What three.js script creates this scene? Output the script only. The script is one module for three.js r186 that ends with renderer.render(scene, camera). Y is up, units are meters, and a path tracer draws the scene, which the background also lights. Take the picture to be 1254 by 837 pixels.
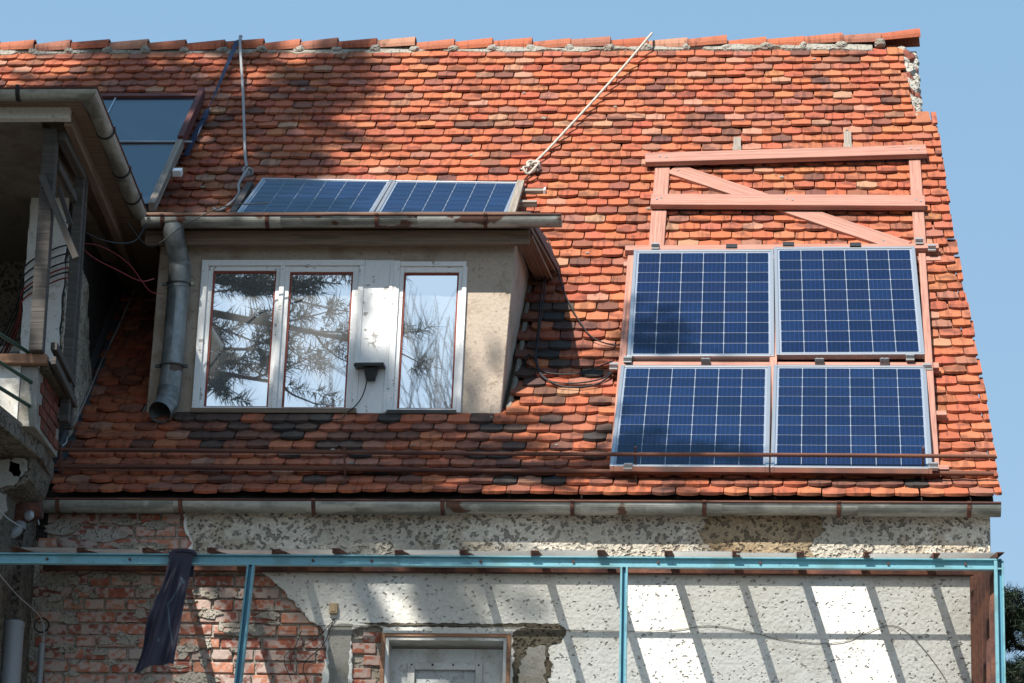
import * as THREE from 'three';
import { mergeGeometries, mergeVertices } from 'three/addons/utils/BufferGeometryUtils.js';
import { RoundedBoxGeometry } from 'three/addons/geometries/RoundedBoxGeometry.js';

// ------------------------------------------------------------ camera, sky, sun, exposure
const scene = new THREE.Scene();
const camera = new THREE.PerspectiveCamera(11.118, 1254 / 837, 0.1, 4000);
camera.position.set(1.638, 1.6, 21.239);
camera.up.set(-0.0246 + 0.0236, 0.953, 0.302);
camera.lookAt(1.638 - 1.497, 1.6 + 6.014, 21.239 - 19.015);

const SUN = new THREE.Vector3(-0.48, 1.35, 1.0).normalize();      // towards the sun
{
  const cirrus = fbm(10, 14, 4, 301), w = 1024, h = 512, data = new Float32Array(w * h * 4);
  for (let j = 0; j < h; j++) for (let i = 0; i < w; i++) {
    const el = ((j + 0.5) / h - 0.5) * Math.PI, az = ((i + 0.5) / w - 0.5) * 2 * Math.PI;
    const dx = Math.cos(el) * Math.cos(az), dy = Math.sin(el), dz = Math.cos(el) * Math.sin(az);
    const g = Math.acos(Math.min(1, Math.max(-1, dx * SUN.x + dy * SUN.y + dz * SUN.z))) * 180 / Math.PI;
    const up = Math.max(0, dy), t = 1 - Math.exp(-up * 2.4);
    const glow = 0.7 * Math.exp(-g / 14) + 0.95 * Math.exp(-g / 36) * Math.exp(-up * 2.2);   // haze scatters forward, most along the long path near the horizon
    let r = 0.37 + (0.035 - 0.37) * t + glow, gg = 0.515 + (0.168 - 0.515) * t + glow * 0.98, b = 0.65 + (0.35 - 0.65) * t + glow * 0.95;
    if (dy < 0) { const k = Math.min(1, -dy * 6); r += (0.09 - r) * k; gg += (0.085 - gg) * k; b += (0.07 - b) * k; }
    const o = (j * w + i) * 4, k = 0.8 * (1 + 0.09 * (cirrus(i / w, j / h) - 0.5)); data[o] = r * k; data[o + 1] = gg * k; data[o + 2] = b * k; data[o + 3] = 1;
  }
  const sky = new THREE.DataTexture(data, w, h, THREE.RGBAFormat, THREE.FloatType);
  sky.mapping = THREE.EquirectangularReflectionMapping; sky.magFilter = THREE.LinearFilter; sky.minFilter = THREE.LinearFilter;
  sky.wrapS = THREE.RepeatWrapping; sky.needsUpdate = true;
  scene.background = sky; scene.environment = sky;
}
const sun = new THREE.DirectionalLight(new THREE.Color().setRGB(1, 0.945, 0.86), 5);
sun.position.copy(SUN).multiplyScalar(60).add(new THREE.Vector3(0, 8, 0)); sun.target.position.set(0, 8, 0);
sun.castShadow = true; sun.shadow.mapSize.set(4096, 4096); sun.shadow.radius = 1;
Object.assign(sun.shadow.camera, { left: -16, right: 16, top: 16, bottom: -16, near: 1, far: 140 });
scene.add(sun, sun.target);
const renderer = new THREE.WebGLRenderer({ antialias: true });
renderer.toneMapping = THREE.LinearToneMapping;
renderer.toneMappingExposure = 1.9;
renderer.shadowMap.enabled = true;

// ------------------------------------------------------------ helpers
let seedState = 7;
function rnd() { seedState = (seedState + 0x6D2B79F5) | 0; let t = Math.imul(seedState ^ (seedState >>> 15), 1 | seedState); t = (t + Math.imul(t ^ (t >>> 7), 61 | t)) ^ t; return ((t ^ (t >>> 14)) >>> 0) / 4294967296; }
const rr = (a, b) => a + (b - a) * rnd();
const clamp = (x, a = 0, b = 1) => Math.min(b, Math.max(a, x));
const smooth = (a, b, x) => { const t = clamp((x - a) / (b - a)); return t * t * (3 - 2 * t); };
const V = (x, y, z) => new THREE.Vector3(x, y, z);
const D2R = Math.PI / 180;
const names = new Map();
function numbered(n) { const k = names.get(n) || 0; names.set(n, k + 1); return k ? n + '_' + String(k).padStart(3, '0') : n; }
function tag(o, label, category, group, kind) { o.userData.label = label; if (category) o.userData.category = category; if (group) o.userData.group = group; if (kind) o.userData.kind = kind; return o; }
function thing(name, label, category, base = [0, 0, 0], group) {
  const g = new THREE.Group(); g.name = numbered(name); scene.add(g); g.userData.base = undefined; delete g.userData.base;
  g.position.set(...base); tag(g, label, category, group); return g;
}
// a mesh whose geometry is given in world metres, under a part or thing (which is only ever moved, not turned)
function part(name, geo, mat, parent) {
  const m = new THREE.Mesh(Array.isArray(geo) ? merge(geo) : geo, mat); m.name = name; parent.add(m);
  let p = parent; const off = V(0, 0, 0); while (p && p !== scene) { off.add(p.position); p = p.parent; }
  m.position.sub(off); return m;
}
function sub(name, parent) { const g = new THREE.Group(); g.name = name; parent.add(g); return g; }
function merge(list) {
  const gs = list.map((g) => { const n = g.index ? g.toNonIndexed() : g; for (const k of Object.keys(n.attributes)) if (!['position', 'normal', 'uv', 'color'].includes(k)) n.deleteAttribute(k); return n; });
  const hasColor = gs.every((g) => g.attributes.color); if (!hasColor) gs.forEach((g) => g.deleteAttribute('color'));
  return mergeGeometries(gs, false);
}
function metreUV(g, ox = 0, oy = 0) {         // planar uv in metres by the main direction of each face
  if (g.index) g = g.toNonIndexed();
  g.computeVertexNormals(); const p = g.attributes.position, n = g.attributes.normal, uv = new Float32Array(p.count * 2);
  for (let i = 0; i < p.count; i++) {
    const ax = Math.abs(n.getX(i)), ay = Math.abs(n.getY(i)), az = Math.abs(n.getZ(i));
    let u, v; if (az >= ax && az >= ay) { u = p.getX(i); v = p.getY(i); } else if (ay >= ax) { u = p.getX(i); v = p.getZ(i); } else { u = p.getZ(i); v = p.getY(i); }
    uv[2 * i] = u + ox; uv[2 * i + 1] = v + oy;
  }
  g.setAttribute('uv', new THREE.BufferAttribute(uv, 2)); return g;
}
function box(x0, x1, y0, y1, z0, z1, bevel = 0) {
  const w = x1 - x0, h = y1 - y0, d = z1 - z0;
  let g = bevel ? new RoundedBoxGeometry(w, h, d, 2, Math.min(bevel, w / 2.1, h / 2.1, d / 2.1)) : new THREE.BoxGeometry(w, h, d);
  const n = g.index ? g.toNonIndexed() : g; const keep = n.attributes.normal.clone();
  const m = metreUV(n, rnd() * 3, rnd() * 3); m.setAttribute('normal', keep); m.translate((x0 + x1) / 2, (y0 + y1) / 2, (z0 + z1) / 2); return m;
}
function bar(a, b, w, t, up = V(0, 1, 0), bevel = 0.004) {      // w along up x axis, t along up
  const ax = b.clone().sub(a), L = ax.length(); ax.normalize();
  const zz = ax.clone().cross(up).normalize(), yy = zz.clone().cross(ax).normalize();
  const g = box(-L / 2, L / 2, -t / 2, t / 2, -w / 2, w / 2, bevel);
  const m = new THREE.Matrix4().makeBasis(ax, yy, zz); m.setPosition(a.clone().add(b).multiplyScalar(0.5)); g.applyMatrix4(m); return g;
}
function tube(pts, r, seg = 40, rad = 8, closed = false) { const g = new THREE.TubeGeometry(new THREE.CatmullRomCurve3(pts, closed, 'centripetal'), seg, r, rad, closed); return g; }
function rod(a, b, r, rad = 10) { const d = b.clone().sub(a); const g = new THREE.CylinderGeometry(r, r, d.length(), rad); g.applyQuaternion(new THREE.Quaternion().setFromUnitVectors(V(0, 1, 0), d.clone().normalize())); const c = a.clone().add(b).multiplyScalar(0.5); g.translate(c.x, c.y, c.z); return g; }
function slab(points, z0, z1, holes = [], bevel = 0) {          // polygon in x, y, thick in z
  const s = new THREE.Shape(points.map(([x, y]) => new THREE.Vector2(x, y)));
  for (const h of holes) s.holes.push(new THREE.Path(h.map(([x, y]) => new THREE.Vector2(x, y))));
  const g = new THREE.ExtrudeGeometry(s, { depth: z1 - z0, bevelEnabled: bevel > 0, bevelSize: bevel, bevelThickness: bevel, bevelSegments: 1, bevelOffset: -bevel }); g.translate(0, 0, z0); return metreUV(g);
}
function ragged(pts, amp, step = 0.03) {                         // an outline with a broken edge
  const out = []; for (let i = 0; i < pts.length; i++) {
    const [x0, y0, keep] = pts[i], [x1, y1] = pts[(i + 1) % pts.length]; const L = Math.hypot(x1 - x0, y1 - y0), n = keep ? 1 : Math.max(1, Math.round(L / step));
    for (let k = 0; k < n; k++) { const t = k / n, j = k === 0 ? 0 : 1; out.push([x0 + (x1 - x0) * t + rr(-amp, amp) * j, y0 + (y1 - y0) * t + rr(-amp, amp) * j]); }
  } return out;
}
function shearX(g, k, y0) { const p = g.attributes.position; for (let i = 0; i < p.count; i++) p.setX(i, p.getX(i) + k * (p.getY(i) - y0)); return g; }

// ------------------------------------------------------------ noise and textures
function lattice(period, seed) { const a = new Float32Array(period * period); let s = seed * 7919 + 17; for (let i = 0; i < a.length; i++) { s = (Math.imul(s, 1664525) + 1013904223) | 0; a[i] = ((s >>> 8) & 0xffff) / 65535; } return a; }
function vnoise(px, py, seed) {
  const P = Math.max(px, py), a = lattice(P, seed);
  return (u, v) => { const x = u * px, y = v * py; const xi = Math.floor(x), yi = Math.floor(y); let fx = x - xi, fy = y - yi; fx = fx * fx * (3 - 2 * fx); fy = fy * fy * (3 - 2 * fy);
    const x0 = ((xi % px) + px) % px, x1 = (x0 + 1) % px, y0 = ((yi % py) + py) % py, y1 = (y0 + 1) % py;
    return (a[y0 * P + x0] * (1 - fx) + a[y0 * P + x1] * fx) * (1 - fy) + (a[y1 * P + x0] * (1 - fx) + a[y1 * P + x1] * fx) * fy; };
}
function fbm(px, py, oct, seed, gain = 0.5) { const ns = []; for (let o = 0; o < oct; o++) ns.push(vnoise(px << o, py << o, seed + o * 13)); return (u, v) => { let s = 0, w = 1, t = 0; for (const n of ns) { s += n(u, v) * w; t += w; w *= gain; } return s / t; }; }
function texture(size, fn, metres = 1, srgb = true, metresV = metres) {     // fn(u, v) -> linear [r, g, b] or a number
  const d = new Uint8Array(size * size * 4);
  for (let j = 0; j < size; j++) for (let i = 0; i < size; i++) { const c = fn((i + 0.5) / size, (j + 0.5) / size), o = (j * size + i) * 4; for (let k = 0; k < 3; k++) { const x = clamp(Array.isArray(c) ? c[k] : c); d[o + k] = 255 * (srgb ? (x <= 0.0031308 ? 12.92 * x : 1.055 * Math.pow(x, 1 / 2.4) - 0.055) : x) + 0.5; } d[o + 3] = 255; }
  const t = new THREE.DataTexture(d, size, size); t.wrapS = t.wrapT = THREE.RepeatWrapping; t.magFilter = THREE.LinearFilter; t.minFilter = THREE.LinearMipmapLinearFilter; t.generateMipmaps = true;
  t.colorSpace = srgb ? THREE.SRGBColorSpace : THREE.NoColorSpace; t.repeat.set(1 / metres, 1 / metresV); t.needsUpdate = true; return t;
}
const mix3 = (a, b, t) => [a[0] + (b[0] - a[0]) * t, a[1] + (b[1] - a[1]) * t, a[2] + (b[2] - a[2]) * t];
const lin = (r, g, b) => new THREE.Color().setRGB(r, g, b);
function mat(c, roughness, extra = {}) { return new THREE.MeshStandardMaterial({ color: lin(...c.map((x) => x * 0.65)), roughness, metalness: 0, side: THREE.DoubleSide, ...extra }); }

// clay tile: fine grain, dark weathered blotches and streaks that run down the tile
const tileA = fbm(6, 6, 5, 3), tileB = fbm(40, 5, 3, 9), tileC = fbm(90, 90, 2, 21), tileD = fbm(14, 14, 4, 33);
const tileMap = texture(1024, (u, v) => {
  const blot = smooth(0.52, 0.70, tileA(u, v) * 0.7 + tileD(u, v) * 0.3), streak = smooth(0.55, 0.78, tileB(u, v)), grain = tileC(u, v);
  let c = [0.92, 0.9, 0.88].map((x) => x * (0.84 + 0.28 * grain)); c = mix3(c, [0.3, 0.27, 0.27], blot * 0.8); c = mix3(c, [0.32, 0.29, 0.29], streak * 0.6);
  const pale = smooth(0.66, 0.8, tileD(v, u)); return mix3(c, [1, 1, 1], pale * 0.35);
}, 1);
const tileBump = texture(512, (u, v) => 0.5 * tileC(u, v) + 0.35 * tileB(u, v) + 0.3 * tileD(u, v), 1, false);
// plaster: roughcast with pits and small dark stones
const plA = fbm(8, 8, 5, 41), plB = fbm(64, 64, 3, 52), plC = fbm(110, 110, 2, 63), plE = fbm(120, 120, 2, 57), plF = fbm(80, 80, 2, 59), plG = fbm(84, 84, 2, 65), plH = fbm(58, 58, 2, 66), plD = fbm(3, 3, 4, 74);
const speck = (u, v) => 0.5 * (plE(u, v) + plG(u + v, u - v)), hole = (u, v) => 0.5 * (plF(u, v) + plH(u + v, u - v));
const plasterMap = texture(640, (u, v) => {
  const pit = smooth(0.69, 0.75, speck(u, v)) * smooth(0.3, 0.6, plD(u, v) + 0.05), fine = plC(u, v), patch = plA(u, v);
  let c = [0.86, 0.85, 0.81].map((x) => x * (0.86 + 0.2 * fine)); c = mix3(c, [0.62, 0.59, 0.53], smooth(0.5, 0.72, patch) * 0.45); c = mix3(c, [0.2, 0.17, 0.13], pit * 0.66); return c;
}, 1.7);
const plasterBump = texture(640, (u, v) => { const pit = smooth(0.66, 0.75, speck(u, v)); return clamp(0.55 + 0.3 * plC(u, v) + 0.25 * (plA(u, v) - 0.5) - 0.6 * pit); }, 1.7, false);
const roughMap = texture(640, (u, v) => {
  const pit = smooth(0.585, 0.67, hole(u, v)) * smooth(0.25, 0.5, plD(v, u) + 0.1), fine = plC(u, v), patch = plA(v, u), big = plD(u, v);
  let c = [0.66, 0.62, 0.54].map((x) => x * (0.72 + 0.45 * fine)); c = mix3(c, [0.36, 0.29, 0.2], smooth(0.46, 0.66, patch) * 0.65); c = mix3(c, [0.3, 0.27, 0.22], smooth(0.55, 0.7, big) * 0.5); return mix3(c, [0.06, 0.05, 0.04], pit * 0.62);
}, 1.5);
const roughBump = texture(640, (u, v) => { const pit = smooth(0.56, 0.68, hole(u, v)); return clamp(0.6 + 0.4 * (plC(u, v) - 0.5) + 0.4 * (plA(u, v) - 0.5) - 0.6 * pit); }, 1.5, false);
const softMap = texture(512, (u, v) => { const p = plA(u, v), f = plC(u, v); let c = [0.84, 0.83, 0.8].map((x) => x * (0.85 + 0.2 * f)); c = mix3(c, [0.5, 0.45, 0.37], smooth(0.5, 0.7, p) * 0.55); return mix3(c, [0.3, 0.26, 0.2], smooth(0.7, 0.8, plB(u, v)) * 0.5); }, 1.3);
const softBump = texture(512, (u, v) => 0.5 * plA(u, v) + 0.3 * plC(u, v) + 0.2 * plB(u, v), 1.3, false);
// brick with remains of whitewash
const brA = fbm(10, 10, 5, 81), brB = fbm(60, 60, 2, 92);
const brickMap = texture(640, (u, v) => { const w = smooth(0.5, 0.6, brA(u, v) * 0.75 + brB(u, v) * 0.25), d = smooth(0.6, 0.75, brA(v + 0.3, u)); let c = [0.8, 0.66, 0.6].map((x) => x * (0.7 + 0.45 * brB(v, u))); c = mix3(c, [0.3, 0.3, 0.32], d * 0.6); return mix3(c, [1, 1, 1], w * 0.2); }, 1.1);
const brE = fbm(34, 40, 3, 97);
const brickSkin = (tone, i) => texture(512, (u, v) => { const w = smooth(0.4, 0.58, brE(u + i * 0.17, v + i * 0.31) * 0.7 + brA(u, v + i * 0.2) * 0.3), d = smooth(0.6, 0.75, brA(v + 0.3, u)); let c = tone.map((x) => x * (0.75 + 0.5 * brB(v, u))); c = mix3(c, [0.12, 0.1, 0.09], d * 0.5); return mix3(c, [0.66, 0.55, 0.49], w * 0.75); }, 1.1);
const brickBump = texture(512, (u, v) => 0.6 * brB(u, v) + 0.5 * brA(u, v), 1.1, false);
// wood grain along u
const wdA = fbm(3, 40, 4, 101), wdB = fbm(2, 9, 4, 112), wdC = fbm(8, 100, 2, 123);
const woodMap = texture(1024, (u, v) => { const g = wdA(u, v), b = wdB(u, v), f = wdC(u, v); const knot = smooth(0.74, 0.8, wdB(u + 0.37, v * 1 + 0.2)); let k = 0.42 + 0.6 * g + 0.3 * (f - 0.5); k *= 0.75 + 0.45 * b; const c = [k, k, k]; return mix3(c, [0.3, 0.26, 0.24], Math.max(smooth(0.66, 0.78, f) * 0.4, knot * 0.6)); }, 1.4, true, 0.5);
const woodBump = texture(512, (u, v) => 0.6 * wdA(u, v) + 0.4 * wdC(u, v), 1.4, false, 0.5);
// rust and zinc
const ruA = fbm(5, 5, 5, 131), ruB = fbm(50, 50, 2, 142), ruC = fbm(3, 12, 4, 153);
const rustMap = texture(512, (u, v) => { const a = ruA(u, v), f = ruB(u, v); return mix3([0.19, 0.075, 0.045], [0.09, 0.035, 0.028], smooth(0.4, 0.65, a)).map((x) => x * (0.65 + 0.7 * f)); }, 0.7);
const zinc = (rustAt) => texture(640, (u, v) => { const a = ruA(u, v), f = ruB(u, v), s = ruC(u, v); let c = mix3([0.58, 0.58, 0.54], [0.3, 0.305, 0.28], smooth(0.35, 0.65, s)).map((x) => x * (0.8 + 0.35 * f)); c = mix3(c, [0.75, 0.75, 0.7], smooth(0.62, 0.72, ruA(v, u)) * 0.5); return mix3(c, [0.16, 0.06, 0.035], smooth(rustAt, rustAt + 0.06, a) * 0.92); }, 1.15);
const zincMap = zinc(0.72), zincRusty = zinc(0.595);
// peeling white paint
const ptA = fbm(6, 30, 5, 161), ptB = fbm(24, 60, 3, 172), ptC = fbm(5, 5, 4, 175);
const paintMap = texture(640, (u, v) => { const flake = smooth(0.6, 0.66, ptA(v, u) * 0.5 + ptB(u, v) * 0.5) * smooth(0.42, 0.6, ptC(u, v)); const c = [0.93, 0.93, 0.92].map((x) => x * (0.9 + 0.1 * ptB(v, u))); return mix3(c, [0.3, 0.27, 0.24], flake * 0.85); }, 0.9);
// silicon cell: crystal flakes and thin busbars; uv runs 0..1 over a cell
const ceA = fbm(9, 9, 2, 181), ceB = fbm(30, 30, 1, 192);
const cellMap = texture(256, (u, v) => { const k = 0.5 + 0.35 * Math.round(ceA(u * 0.97 + ceB(u, v) * 0.05, v * 0.97) * 7) / 7; let c = [k, k, k]; for (const b of [0.2, 0.4, 0.6, 0.8]) if (Math.abs(u - b) < 0.016) c = [1.25, 1.25, 1.25]; return c.map((x) => x * 0.8); }, 1);

const M = {
  tileMerged: mat([1, 1, 1], 0.86, { map: tileMap, bumpMap: tileBump, bumpScale: 0.004, vertexColors: true }),
  plaster: mat([1.22, 1.23, 1.22], 0.95, { map: plasterMap, bumpMap: plasterBump, bumpScale: 0.014 }),
  rough: mat([1.25, 1.22, 1.17], 0.97, { map: roughMap, bumpMap: roughBump, bumpScale: 0.03 }),
  roughBrown: mat([0.62, 0.5, 0.36], 0.97, { map: roughMap, bumpMap: roughBump, bumpScale: 0.03 }),
  cement: mat([0.48, 0.47, 0.44], 0.95, { map: softMap, bumpMap: softBump, bumpScale: 0.008 }),
  cementDark: mat([0.26, 0.235, 0.19], 0.96, { map: roughMap, bumpMap: roughBump, bumpScale: 0.02 }),
  mortar: mat([0.62, 0.57, 0.5], 0.97, { map: softMap, bumpMap: roughBump, bumpScale: 0.02 }),
  ridgeMortar: mat([0.5, 0.475, 0.42], 0.97, { map: softMap, bumpMap: roughBump, bumpScale: 0.02 }),
  beige: mat([0.8, 0.67, 0.56], 0.94, { map: softMap, bumpMap: softBump, bumpScale: 0.006 }),
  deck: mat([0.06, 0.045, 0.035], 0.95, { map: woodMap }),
  darkWood: mat([0.42, 0.29, 0.2], 0.85, { map: woodMap, bumpMap: woodBump, bumpScale: 0.003 }),
  greyWood: mat([0.14, 0.125, 0.112], 0.9, { map: woodMap, bumpMap: woodBump, bumpScale: 0.004 }),
  paleWood: mat([0.46, 0.39, 0.32], 0.85, { map: woodMap, bumpMap: woodBump, bumpScale: 0.002 }),
  pinkWood: mat([0.68, 0.325, 0.24], 0.8, { map: woodMap, bumpMap: woodBump, bumpScale: 0.003 }),
  redWood: mat([0.2, 0.055, 0.045], 0.75, { map: woodMap, bumpMap: woodBump, bumpScale: 0.002 }),
  orangeWood: mat([0.62, 0.33, 0.19], 0.8, { map: woodMap }),
  rust: mat([1, 1, 1], 0.9, { map: rustMap, bumpMap: tileBump, bumpScale: 0.002 }),
  zinc: mat([0.95, 0.95, 0.9], 0.5, { map: zincMap, metalness: 0.35 }),
  zincRusty: mat([1, 1, 0.97], 0.5, { map: zincRusty, metalness: 0.35 }),
  zincDark: mat([0.3, 0.32, 0.31], 0.5, { map: zincMap, metalness: 0.4 }),
  pipe: mat([0.6, 0.66, 0.72], 0.45, { map: zincMap, metalness: 0.4 }),
  alu: mat([0.72, 0.74, 0.76], 0.32, { metalness: 0.75 }),
  plate: mat([0.5, 0.52, 0.53], 0.45, { metalness: 0.6 }),
  darkMetal: mat([0.03, 0.032, 0.036], 0.5, { metalness: 0.3 }),
  backsheet: new THREE.MeshPhysicalMaterial({ color: lin(0.2, 0.23, 0.28), roughness: 0.5, clearcoat: 1, clearcoatRoughness: 0.05 }),
  paint: mat([1.3, 1.31, 1.31], 0.6, { map: paintMap }),
  paintClean: mat([1.05, 1.08, 1.1], 0.55, { map: softMap }),
  putty: mat([0.34, 0.075, 0.045], 0.8),
  glass: new THREE.MeshPhysicalMaterial({ color: lin(0.94, 0.96, 0.97), roughness: 0.012, metalness: 0.88, transmission: 1, thickness: 0, ior: 1.5, side: THREE.DoubleSide }),
  frosted: mat([0.55, 0.58, 0.58], 0.35, { bumpMap: plasterBump, bumpScale: 0.01 }),
  collectorGlass: new THREE.MeshPhysicalMaterial({ color: lin(0.006, 0.009, 0.014), roughness: 0.3, clearcoat: 0.6, clearcoatRoughness: 0.04 }),
  blue: mat([0.24, 0.58, 0.7], 0.5, { map: softMap }),
  blueDark: mat([0.1, 0.36, 0.52], 0.5),
  blueStrap: mat([0.035, 0.055, 0.12], 0.85),
  rope: mat([0.6, 0.54, 0.46], 0.95),
  ropeGrey: mat([0.42, 0.42, 0.42], 0.85),
  black: mat([0.012, 0.012, 0.013], 0.6),
  redCable: mat([0.3, 0.012, 0.014], 0.5),
  whiteCable: mat([0.55, 0.56, 0.57], 0.6),
  green: mat([0.012, 0.07, 0.045], 0.45),
  soffit: mat([0.34, 0.29, 0.25], 0.95, { map: softMap, bumpMap: softBump, bumpScale: 0.003 }),
  whiteWall: mat([1.2, 1.21, 1.2], 0.9, { map: softMap, bumpMap: softBump, bumpScale: 0.004 }),
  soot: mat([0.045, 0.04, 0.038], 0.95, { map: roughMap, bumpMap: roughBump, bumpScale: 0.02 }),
  lead: mat([0.1, 0.12, 0.14], 0.6, { metalness: 0.2 }),
  plastic: mat([0.34, 0.36, 0.39], 0.4),
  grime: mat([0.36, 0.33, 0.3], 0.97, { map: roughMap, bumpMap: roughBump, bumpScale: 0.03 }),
  room: mat([0.25, 0.22, 0.19], 0.95),
  curtain: mat([0.8, 0.78, 0.74], 0.95),
  bark: mat([0.1, 0.065, 0.045], 0.95),
  grass: mat([0.075, 0.07, 0.055], 1),
};

// ------------------------------------------------------------ roof profile: a bell-cast slope, s metres up from the eave, h metres off the surface
const PROF = [[0.12, 7.246]];
for (let s = 0; s < 9; s += 0.05) { const a = (39 + 8.5 * clamp((s - 0.2) / 2.2)) * D2R, [z, y] = PROF[PROF.length - 1]; PROF.push([z - 0.05 * Math.cos(a), y + 0.05 * Math.sin(a)]); }
function RP(x, s, h = 0) {
  const i = s / 0.05, k = Math.max(0, Math.min(PROF.length - 2, Math.floor(i))), t = i - k, [z0, y0] = PROF[k], [z1, y1] = PROF[k + 1];
  const dz = (z1 - z0) / 0.05, dy = (y1 - y0) / 0.05; return V(x, y0 + (y1 - y0) * t - dz * h, z0 + (z1 - z0) * t + dy * h);
}
function RN(s) { const a = RP(0, s, 0), b = RP(0, s, 1); return b.sub(a); }
const S_TOP = 6.93;
const verge = [[0, 3.02], [0.7, 3.01], [1.4, 3.0], [2.1, 2.975], [2.9, 2.93], [3.5, 2.9], [3.51, 2.85], [3.72, 2.85], [3.74, 2.895], [4.3, 2.875], [5.0, 2.85], [5.62, 2.84], [5.64, 2.675], [6.5, 2.63], [7.2, 2.6]];
function vergeX(s) { for (let i = 1; i < verge.length; i++) if (s <= verge[i][0]) { const [a, x0] = verge[i - 1], [b, x1] = verge[i]; return x0 + (x1 - x0) * (s - a) / (b - a); } return 2.6; }

// ------------------------------------------------------------ ground
{
  const g = new THREE.CircleGeometry(900, 64); g.rotateX(-Math.PI / 2); const m = new THREE.Mesh(g, M.grass); m.name = 'ground'; m.userData.kind = 'structure'; m.userData.label = 'bare earth yard around the old house'; scene.add(m);
}

// ------------------------------------------------------------ house
const house = thing('house', 'old house with orange beaver-tail tile roof, dormer and crumbling white plaster wall', 'house');
const wall = sub('wall', house), roof = sub('roof', house);

// --- walls
const doorHole = [[-0.79, 4.34], [-0.79, 6.4], [-0.004, 6.4], [-0.004, 4.34]];
part('masonry', [slab([[-3.02, 0], [2.95, 0], [2.95, 7.24], [-3.02, 7.24]], -0.34, -0.014, [doorHole]),
  slab([[0.05, 0], [9.2, 0], [9.2, 7.2], [4.72, 12.0], [0.05, 7.1]], 0, 0.3).rotateY(Math.PI / 2).translate(2.44, 0, 0)], M.mortar, wall);
{
  const patchByDoor = ragged([[-0.985, 6.43], [-0.93, 6.45], [-0.83, 6.46], [-0.792, 6.44], [-0.792, 5.75], [-0.97, 5.75]], 0.012, 0.03);
  const outline = ragged([[-3.02, 0, 1], [2.967, 0, 1], [2.967, 7.27, 1], [-2.09, 7.27], [-2.07, 7.06], [-2.02, 6.98], [-2.09, 6.9], [-1.62, 6.82], [-1.575, 6.8], [-1.44, 6.69], [-1.28, 6.51], [-1.175, 6.44], [-1.14, 6.3], [-1.165, 6.1], [-1.2, 5.75, 1], [-3.02, 5.75, 1]], 0.009, 0.022);
  part('plaster', slab(outline, -0.013, 0.016, [doorHole, patchByDoor], 0.004), M.plaster, wall);
  part('roughcast_band', slab(ragged([[-2.06, 7.26, 1], [-2.055, 7.08], [-2.01, 6.98], [-2.02, 6.865], [2.963, 6.865, 1], [2.963, 7.26, 1]], 0.006, 0.03), 0.0165, 0.026), M.rough, wall);
  part('stained_render', slab(ragged([[1.22, 7.2], [1.17, 7.05], [1.24, 6.96], [1.16, 6.868], [1.9, 6.868], [1.84, 6.97], [1.95, 7.08], [1.88, 7.2]], 0.014, 0.03), 0.0262, 0.032), M.roughBrown, wall);
  part('cement_patch', slab(ragged([[-1.135, 6.44], [-1.12, 6.1], [-1.16, 5.9], [-1.0, 5.8], [-0.995, 6.35], [-0.98, 6.465], [-1.05, 6.47]], 0.008, 0.03), 0.0165, 0.021), M.cement, wall);
  part('cement_patch', slab(ragged([[0.02, 6.42], [0.1, 6.47], [0.3, 6.475], [0.35, 6.44], [0.32, 6.36], [0.24, 6.33], [0.26, 6.2], [0.22, 5.9], [0.04, 5.9]], 0.012, 0.025), 0.0165, 0.024), M.cementDark, wall);
  part('cement_patch', slab(ragged([[-0.95, 6.475], [-0.2, 6.475], [0.3, 6.48], [0.3, 6.462], [-0.3, 6.45], [-0.8, 6.455]], 0.005, 0.025), 0.0165, 0.022), M.cementDark, wall);
  part('cement_patch', slab(ragged([[0.12, 6.33], [0.22, 6.34], [0.22, 6.05], [0.06, 5.92], [0.06, 6.2]], 0.012, 0.025), 0.0245, 0.027), M.cement, wall);
  // bricks, each its own piece; three shapes and six tones
  const tones = [[0.5, 0.16, 0.095], [0.42, 0.125, 0.075], [0.56, 0.21, 0.13], [0.34, 0.11, 0.075], [0.62, 0.27, 0.17], [0.27, 0.1, 0.07]].map((c, i) => mat([1, 1, 1], 0.93, { map: brickSkin(c, i), bumpMap: brickBump, bumpScale: 0.006 }));
  const shapes = {};
  function brickGeo(w) { const key = w.toFixed(2); if (!shapes[key]) shapes[key] = [0, 1, 2, 3, 4].map(() => { const g = box(-w / 2, w / 2, -0.0325, 0.0325, -0.05, 0.006, 0.007); const p = g.attributes.position; for (let i = 0; i < p.count; i++) { const h = Math.sin(Math.round(p.getX(i) * 400) * 12.9 + Math.round(p.getY(i) * 400) * 78.2 + rnd() * 0.001) * 0.5; p.setX(i, p.getX(i) + h * 0.003); p.setY(i, p.getY(i) + h * 0.0025); } return g; }); return shapes[key][Math.floor(rnd() * 5)]; }
  const edge = (y) => y > 6.83 ? -2.03 : y > 6.69 ? -1.44 - (y - 6.69) * 1.2 : y > 6.51 ? -1.28 - (y - 6.51) * 0.89 : y > 6.44 ? -1.17 - (y - 6.44) * 1.57 : -1.135;
  for (let r = 0; r < 18; r++) {
    const y = 5.79 + r * 0.0795; if (y > 7.19) break; let x = -3.0 + (r % 2 ? 0.0 : -0.06) + rr(-0.02, 0.02);
    while (x < edge(y) + 0.02) {
      const w = rnd() < (r % 2 ? 0.25 : 0.7) ? 0.122 : 0.247; const cx = x + w / 2; x += w + rr(0.01, 0.016);
      if (cx - w / 2 < -3.03) continue;
      const m = new THREE.Mesh(brickGeo(w), tones[Math.floor(rnd() * 6)]); m.name = 'brick'; m.position.set(cx, y + rr(-0.003, 0.003), -0.006 + rr(-0.005, 0.004)); m.rotation.z = rr(-0.012, 0.012); wall.add(m);
    }
  }
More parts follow.
